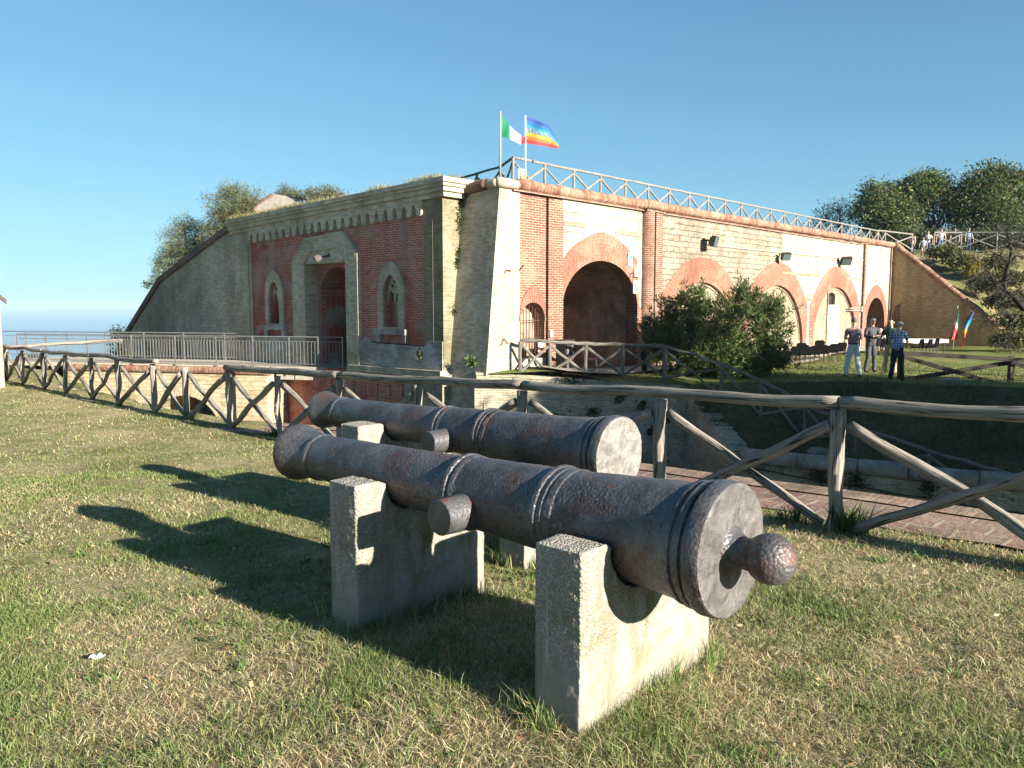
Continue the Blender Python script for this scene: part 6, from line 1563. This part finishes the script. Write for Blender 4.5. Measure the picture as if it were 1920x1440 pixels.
    bm = bmesh.new(); bmesh.ops.create_uvsphere(bm, u_segments=20, v_segments=14, radius=1)
    kill = [v for v in bm.verts if (v.co.y > .35 and v.co.z < .45) or v.co.z < -.55 or (bald and v.co.z > .35)]; bmesh.ops.delete(bm, geom=kill, context='VERTS')
    for v in bm.verts: v.co = Vector(hd(v.co.x * .086, .004 + v.co.y * .103, 1.665 + v.co.z * .092 + .004 * math.sin(v.co.x * 9)))
    me = bpy.data.meshes.new('hair'); bm.to_mesh(me); bm.free(); me.materials.append(MATS[hair]); me.polygons.foreach_set('use_smooth', [True] * len(me.polygons)); o_ = bpy.data.objects.new('hair', me); COL.objects.link(o_); o_.parent = p
    for sg in (-1, 1):
        mb = MB(); mb.lathe([(-.01, 0), (-.006, .018), (.004, .026), (.01, .02), (.012, 0)], hd(sg * .082, .0, 1.63), Vector(hd(sg, 0, 1.63)) - Vector(hd(0, 0, 1.63)), 10); mb.build('ear', 'skin', p, True)
        mb = MB(); mb.lathe([(-.008, 0), (-.005, .009), (.0, .012), (.005, .009), (.008, 0)], hd(sg * .032, .086, 1.645), Vector(hd(0, 1, 1.645)) - Vector(hd(0, 0, 1.645)), 8); mb.build('eye', 'black_plastic', p, True)
    mb = MB(); mb.tube([hd(-.024, .088, 1.578), hd(0, .094, 1.576), hd(.024, .088, 1.578)], .006 * s, 5); mb.build('mouth', 'pink_shirt', p)
    return p
def stand(u, d, vf=None):
    q = at(u, 700, d); z = z_court(q.x, q.y); return (q.x, q.y, z)
GRP = 'men talking on the court lawn'
front = [(-.235, .05, 1.13), (-.12, .25, 1.12)], [(.235, .05, 1.13), (.12, .25, 1.12)]
cross = [(-.27, .08, 1.12), (.06, .22, 1.16)], [(.27, .08, 1.14), (-.06, .24, 1.18)]
person('man seen from behind in a mauve shirt and pale jeans, hands held in front', stand(1598, 24.3), -.15, 1.80, 'mauve_shirt', 'pale_jeans', 'brown_hair', front[0], front[1], spread=.15, belt=True, belly=.01, group=GRP)
person('white haired man in a grey suit, arms crossed, looking down', stand(1631, 26.3), math.pi + .15, 1.80, 'grey_suit', 'grey_suit', 'white_hair', cross[0], cross[1], nod=.45, sleeve='long', spread=.08, belly=.012, group=GRP)
person('bald man in a dark green shirt, half hidden behind the plaid shirt', stand(1667, 25.6), 2.4, 1.76, 'green_shirt', 'khaki', 'grey_hair', None, None, nod=.15, bald=True, group=GRP)
person('man in a blue plaid shirt and dark trousers bending at the timber fence', stand(1681, 23.3), -.55, 1.76, 'plaid_shirt', 'dark_trousers', 'grey_hair', [(-.24, .12, 1.14), (-.17, .34, 1.04)], [(.24, .14, 1.14), (.19, .37, 1.08)], lean=.18, nod=.3, turn=-.5, spread=.09, belly=.02, group=GRP)
q = at(1650, 640, 37.9); person('white haired person in a pale top seated with back turned on a dark chair', (q.x, q.y, z_court(q.x, q.y)), -.6, 1.70, 'white_shirt', 'khaki', 'white_hair', seated=True)
person('person in dark trousers and pale top standing by the big arch, hidden by the bush', stand(1207, 25.9), 1.2, 1.70, 'white_shirt', 'dark_trousers', 'dark_hair', group='people half hidden behind the bush')
person('person with bare legs and pink top beside the big arch, seen through the fence', stand(1226, 27.4), -1.0, 1.62, 'pink_shirt', 'pink_shirt', 'dark_hair', shorts=True, group='people half hidden behind the bush')
person('person in navy with dark trousers behind the bush and fence', stand(1250, 26.4), .6, 1.74, 'navy_shirt', 'dark_trousers', 'grey_hair', group='people half hidden behind the bush')
def crest(u, v, d, h): q = at(u, v, d); return tuple(q - Vector((0, 0, h)))
GH = 'onlookers on the rampart crest'
person('woman in a pink top and dark trousers at the end of the crest fence', crest(1711, 437, 56, 1.62), 2.0, 1.62, 'pink_shirt', 'navy_shirt', 'dark_hair', group=GH)
person('child in a pale top and khaki shorts climbing on the slope', crest(1732, 445, 53.5, 1.30), 2.7, 1.30, 'white_shirt', 'khaki', 'dark_hair', shorts=True, stride=.1, group=GH)
person('man in a pale blue and white shirt standing in the fence gap', crest(1741, 433, 57, 1.72), 2.6, 1.72, 'white_shirt', 'denim', 'dark_hair', group=GH)
person('woman in a white shirt and jeans leaning on the crest fence', crest(1765, 428, 57.2, 1.68), 2.9, 1.68, 'white_shirt', 'denim', 'dark_hair', lean=.12, group=GH)
person('person dressed all in black behind the crest fence', crest(1791, 428, 57.4, 1.70), 3.0, 1.70, 'dark_trousers', 'dark_trousers', 'dark_hair', group=GH)
person('person in a navy and white top behind the crest fence, farthest from the gap', crest(1817, 427, 57.2, 1.72), 3.3, 1.72, 'blue_shirt', 'navy_shirt', 'dark_hair', group=GH)

# ------------------------------------------------------------------ grass
def vnoise(x, y, sc_, seed):
    g = np.random.default_rng(seed).random((128, 128)); X = x * sc_ + 500; Y = y * sc_ + 500
    i = np.floor(X).astype(int); j = np.floor(Y).astype(int); fx = X - i; fy = Y - j; fx = fx * fx * (3 - 2 * fx); fy = fy * fy * (3 - 2 * fy)
    G = lambda a, b_: g[a % 128, b_ % 128]
    return (G(i, j) * (1 - fx) + G(i + 1, j) * fx) * (1 - fy) + (G(i, j + 1) * (1 - fx) + G(i + 1, j + 1) * fx) * fy
def fbm(x, y, sc_, seed): return .5 * vnoise(x, y, sc_, seed) + .3 * vnoise(x, y, sc_ * 2.3, seed + 1) + .2 * vnoise(x, y, sc_ * 5.1, seed + 2)
def zn(x, y):
    s = (x - FA.x) * FD.x + (y - FA.y) * FD.y
    return np.interp(s, [a for a, _ in ZS], [b_ for _, b_ in ZS]) + .010 * np.sin(x * 2.1 + 1) * np.cos(y * 1.7)
def blades(name, x, y, z, h, wd, lean, C, mat='grass_blades', label=None, tipz=1.0):
    n = len(x); az = RNG.uniform(0, 2 * np.pi, n); la = RNG.uniform(0, 2 * np.pi, n)
    P_ = np.stack([x, y, z], 1); sd = np.stack([np.cos(az), np.sin(az), np.zeros(n)], 1) * (wd / 2)[:, None]
    ln = np.stack([np.cos(la), np.sin(la), np.zeros(n)], 1) * lean[:, None]
    upv = np.array([0, 0, 1.0])
    m_ = P_ + upv * (h * .6)[:, None] + ln * (h * .35)[:, None]; t_ = P_ + upv * (h * (1 - .35 * np.clip(lean, 0, 2) ** 1.5 * .5))[:, None] + ln * h[:, None]
    flatm = lean > 2.2
    t_[flatm, 2] = P_[flatm, 2] + h[flatm] * .25; m_[flatm, 2] = P_[flatm, 2] + h[flatm] * .30
    V = np.stack([P_ - sd, P_ + sd, m_ + sd * .75, m_ - sd * .75, t_], 1).reshape(-1, 3); k = np.arange(n)[:, None] * 5
    F_ = np.concatenate([k + [0, 1, 2], k + [0, 2, 3], k + [3, 2, 4]], 0)
    o_ = tri_cloud(name, V, F_, np.repeat(C, 5, 0), mat); tag(o_, label, 'grass', None, 'stuff'); return o_
def sample(n, ymin, ymax, pw):
    yy = ymin + (ymax - ymin) * RNG.random(n) ** pw
    xx = RNG.uniform(-.92, .92, n) * yy
    return xx, yy
xs, ys = [], []
for n, a, b_, pw in ((320000, 1.7, 4.6, 1.0), (270000, 4.0, 9.0, 1.15), (140000, 8.0, 24.0, 1.3)):
    x, y = sample(n, a, b_, pw); xs.append(x); ys.append(y)
X = np.concatenate(xs); Y = np.concatenate(ys)
S_ = (X - FA.x) * FD.x + (Y - FA.y) * FD.y; Q_ = (X - FA.x) * FQ.x + (Y - FA.y) * FQ.y
edge = .30 + .55 * (vnoise(X, Y, 1.6, 5) - .5)
ok = (Q_ < edge) & (S_ < 26)
bald = fbm(X, Y, 1.9, 58); keepb = (bald < .60) | (RNG.random(len(X)) < .30)
ok = ok & keepb
X, Y, S_, Q_ = X[ok], Y[ok], S_[ok], Q_[ok]
patch = fbm(X, Y, .75, 21); fine = fbm(X, Y, 2.6, 33)
g_near = np.exp(-(((X - .05) / .8) ** 2 + ((Y - 3.1) / .7) ** 2)) * .35 + np.exp(-(((X + .75) / .5) ** 2 + ((Y - 4.3) / .6) ** 2)) * .4 + np.exp(-(((X + .3) / .8) ** 2 + ((Y - 2.3) / .35) ** 2)) * .25 + np.exp(-((Q_ - .1) / .25) ** 2) * .12
dryness = np.clip((patch - .5) * 3.0 + (fine - .5) * 1.8 + .54 - .10 * np.clip(-X / 2, 0, 1) + .22 * np.exp(-((Q_ + .6) / .9) ** 2) + .20 * np.clip((X - .9) / 1.5, 0, 1) - g_near + .10 * (X > .7), 0, 1)
isdry = RNG.random(len(X)) < dryness * .72 + .10
n = len(X); green = palette(n, [(.14, .195, .055), (.19, .24, .075), (.10, .155, .04), (.24, .265, .10)], .24); dry = palette(n, [(.54, .45, .26), (.46, .37, .21), (.60, .52, .33), (.30, .21, .11)], .22)
C_ = np.where(isdry[:, None], dry, green)
dist = np.sqrt(X ** 2 + Y ** 2)
lush = np.clip(g_near * 3.2, 0, 1.4) * (0.6 + .4 * RNG.random(n))
h = RNG.uniform(.018, .045, n) * (1 + .9 * lush) * np.where(isdry, .9, 1.0) * (1 + .5 * (RNG.random(n) < .06)); h *= np.where(dist > 8, 1.1, 1) * np.where(dist < 5.5, 1.12, 1)
wd = RNG.uniform(.0022, .0042, n) * (1 + np.clip(dist - 4, 0, 20) * .10)
h *= .55 + 1.0 * fbm(X, Y, 1.3, 77); lean = np.where(isdry, RNG.uniform(.6, 3.2, n), RNG.uniform(.1, 1.3, n)); 
zz = zn(X, Y) - .004
blades('grass', X, Y, zz, h, wd, lean, C_, label='short green and straw coloured grass of the lawn')
# longer growth left by the mower round the feet of the cradles
tx, ty = [], []
for (gx, ev, L_, th) in CRADLES:
    m_ = Vector((-ev.y, ev.x, 0))
    for k in range(1500):
        side = random.random()
        if side < .72: a = random.uniform(-.05, L_ + .05); b_ = (th / 2 + abs(random.gauss(.015, .05))) * random.choice((-1, 1))
        else: a = random.choice((-abs(random.gauss(.015, .05)), L_ + abs(random.gauss(.015, .05)))); b_ = random.uniform(-th / 2, th / 2)
        if noise.noise(Vector((a * 5, b_ * 3, gx.x * 3))) > -.12: q = gx + ev * a + m_ * b_; tx.append(q.x); ty.append(q.y)
tx, ty = np.array(tx), np.array(ty); n = len(tx)
blades('long_grass', tx, ty, zn(tx, ty) - .005, RNG.uniform(.06, .17, n), RNG.uniform(.003, .006, n), RNG.uniform(.1, 1.0, n), np.where((RNG.random(n) < .3)[:, None], palette(n, [(.46, .38, .22), (.34, .26, .14)], .2), palette(n, [(.10, .165, .04), (.14, .20, .05), (.08, .13, .035)], .2)), label='longer grass round the feet of the concrete cradles')
# loose mown straw lying over the turf
n = 12000; x, y = sample(n, 2.0, 6.5, 1.1); q = (x - FA.x) * FQ.x + (y - FA.y) * FQ.y; ok = (q < .55) & (RNG.random(n) < np.clip(.25 + 1.6 * (fbm(x, y, .6, 44) - .38), .05, 1)); x, y = x[ok], y[ok]; n = len(x)
blades('straw', x, y, zn(x, y) + .012 + .012 * RNG.random(n), RNG.uniform(.03, .08, n), RNG.uniform(.0018, .003, n), np.full(n, 2.6), palette(n, [(.46, .37, .20), (.38, .29, .15), (.52, .44, .27)], .18), label='dry mown straw scattered on the lawn')
n = 420; x, y = sample(n, 2.1, 7.5, 1.1); q = (x - FA.x) * FQ.x + (y - FA.y) * FQ.y; ok = q < .2; x, y = x[ok], y[ok]; n = len(x)
V, F_, C_ = leaves(np.stack([x, y, zn(x, y) + RNG.uniform(.02, .045, n)], 1), unit(np.stack([RNG.normal(size=n), RNG.normal(size=n), RNG.normal(0, .25, n)], 1)), RNG.uniform(.02, .05, n), RNG.uniform(.006, .014, n), palette(n, [(.34, .23, .12), (.22, .13, .07), (.48, .38, .24)], .2))
tag(tri_cloud('fallen_leaves', V, F_, C_, 'leaves'), 'small dead brown leaves lying in the lawn', 'leaf litter', None, 'stuff')
# a few broad leaved weeds
n = 2600; cx, cy = sample(150, 2.2, 6.0, 1.0); k = RNG.integers(0, 150, n); x = cx[k] + RNG.normal(0, .03, n); y = cy[k] + RNG.normal(0, .03, n); q = (x - FA.x) * FQ.x + (y - FA.y) * FQ.y; ok = q < .1; x, y = x[ok], y[ok]; n = len(x)
blades('weeds', x, y, zn(x, y), RNG.uniform(.03, .07, n), RNG.uniform(.006, .013, n), RNG.uniform(.6, 1.5, n), palette(n, [(.085, .15, .035), (.12, .19, .05), (.07, .11, .03)], .15), label='broad leaved green weeds in the lawn')
# long leaved tufts by the fence post, grass on the coping and the roof
def tuft(label, c_, n, hh, spread, cols, cat='plant'):
    t = thing('grass_tuft', label, cat, tuple(c_)); x = c_[0] + RNG.normal(0, spread, n); y = c_[1] + RNG.normal(0, spread * .6, n)
    la = RNG.uniform(0, 2 * np.pi, n); le = RNG.uniform(.15, .75, n); h_ = hh * RNG.uniform(.55, 1.15, n); P_ = np.stack([x, y, np.full(n, c_[2] - .01)], 1); d_ = np.stack([np.cos(la) * le, np.sin(la) * le, np.ones(n)], 1)
    sd = np.stack([-np.sin(la), np.cos(la), np.zeros(n)], 1) * .006
    m_ = P_ + d_ * (h_ * .55)[:, None]; tt = P_ + d_ * h_[:, None] * np.array([1.5, 1.5, .92]); V = np.stack([P_ - sd, P_ + sd, m_ + sd, m_ - sd, tt], 1).reshape(-1, 3); k = np.arange(n)[:, None] * 5
    tri_cloud('foliage', V, np.concatenate([k + [0, 1, 2], k + [0, 2, 3], k + [3, 2, 4]], 0), np.repeat(palette(n, cols), 5, 0), 'grass_blades', t)
TG = [(.06, .10, .025), (.09, .14, .035), (.045, .075, .02)]
for (s, q, n, hh, lab) in ((-.12, -.02, 130, .24, 'tall green tuft at the foot of the fence post nearest the camera'), (.35, .02, 60, .16, 'lower green tuft where the brace meets the ground'), (8.5, 0, 60, .16, 'green tuft at the foot of a left fence post'), (11.5, .02, 60, .18, 'green tuft below the middle of the left fence')):
    g = fpt(s, q); tuft(lab, (g.x, g.y, z_near(g.x, g.y)), n, hh, .07, TG)
g = Vector((.62, 3.62)); 
n = 16000; t = RNG.uniform(0, 11.8, n); b_ = RNG.uniform(-.34, .9, n) ; q = np.array([CC.x, CC.y])[None] ; 
px = EE.x + LD.x * t - LN.x * b_ + 0; py = EE.y + LD.y * t - LN.y * b_
pz = 5.235 - .034 * t + np.where(b_ > .85, .02, 0) + np.clip(b_, 0, 1) * .05
keep = RNG.random(n) < np.clip((vnoise(t, b_, 1.1, 9) - .3) * 2.6 + t * .06, .06, 1); n = keep.sum()
blades('roof_grass', px[keep], py[keep], pz[keep], RNG.uniform(.06, .20, n) * (1 + .5 * (RNG.random(n) < .12)), RNG.uniform(.006, .014, n), RNG.uniform(.1, .9, n), palette(n, [(.20, .19, .08), (.28, .24, .12), (.12, .14, .05), (.34, .29, .16)], .2), label='dry grass growing along the top of the gate front')
n = 26000; x = RNG.uniform(0, 17, n); y = RNG.uniform(22.5, 40, n); z = np.array([z_court(a, b_) for a, b_ in zip(x, y)]); rel = (x - CC.x) * RN.x + (y - CC.y) * RN.y; ok = (rel > 1.6) & (y > 23.4 - .25 * np.clip(x - 5, 0, 20)); 
blades('court_grass', x[ok], y[ok], z[ok], RNG.uniform(.04, .10, ok.sum()), RNG.uniform(.012, .025, ok.sum()), RNG.uniform(.2, 1.2, ok.sum()), palette(ok.sum(), [(.09, .12, .03), (.13, .15, .045), (.20, .18, .08)], .2), label='short grass of the court lawn')
# hill and bank tufts
n = 15000; f = RNG.random(n); g_ = RNG.random(n)
A_ = np.array([tuple(p) for p in lip]); kk = f * 4.999; ia = kk.astype(int); fa = (kk - ia)[:, None]; LP = A_[ia] * (1 - fa) + A_[np.minimum(ia + 1, 5)] * fa
TP = np.array(tuple(TOR0)) + (np.array(tuple(TOR1)) - np.array(tuple(TOR0))) * 2.1 * (f ** 1.15)[:, None]; PP = LP + (TP - LP) * g_[:, None]
zl = np.array([z_court(a, b_) for a, b_ in LP]); zb = -2.45 - .5 * np.minimum(1, f * 2.2); zq = zl + (zb - zl) * np.minimum(1, g_ + .10 * np.sin(np.pi * g_))
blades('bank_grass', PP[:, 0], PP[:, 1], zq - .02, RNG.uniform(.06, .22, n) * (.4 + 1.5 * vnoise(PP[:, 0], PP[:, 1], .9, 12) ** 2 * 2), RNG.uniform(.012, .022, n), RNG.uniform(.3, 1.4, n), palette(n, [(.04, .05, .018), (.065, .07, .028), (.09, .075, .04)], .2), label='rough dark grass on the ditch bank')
for o_ in bpy.data.objects:
    for k in ('_w', '_local'):
        if k in o_: del o_[k]

# ------------------------------------------------------------------ sea haze: one closed box of even air round everything
hm = bpy.data.materials.new('haze_air'); hm.use_nodes = True; hn = hm.node_tree; hn.nodes.clear()
ho = hn.nodes.new('ShaderNodeOutputMaterial'); hv = hn.nodes.new('ShaderNodeVolumePrincipled'); hn.links.new(hv.outputs[0], ho.inputs['Volume'])
hv.inputs['Color'].default_value = (.50, .68, .84, 1); hv.inputs['Density'].default_value = HAZE; hv.inputs['Anisotropy'].default_value = 0.0
MATS['haze_air'] = hm
mb = MB(); mb.box((0, 30000, -30), (70000, 80000, 116)); hz_o = mb.build('haze', 'haze_air'); hz_o['kind'] = 'stuff'; hz_o['label'] = 'pale blue sea haze'
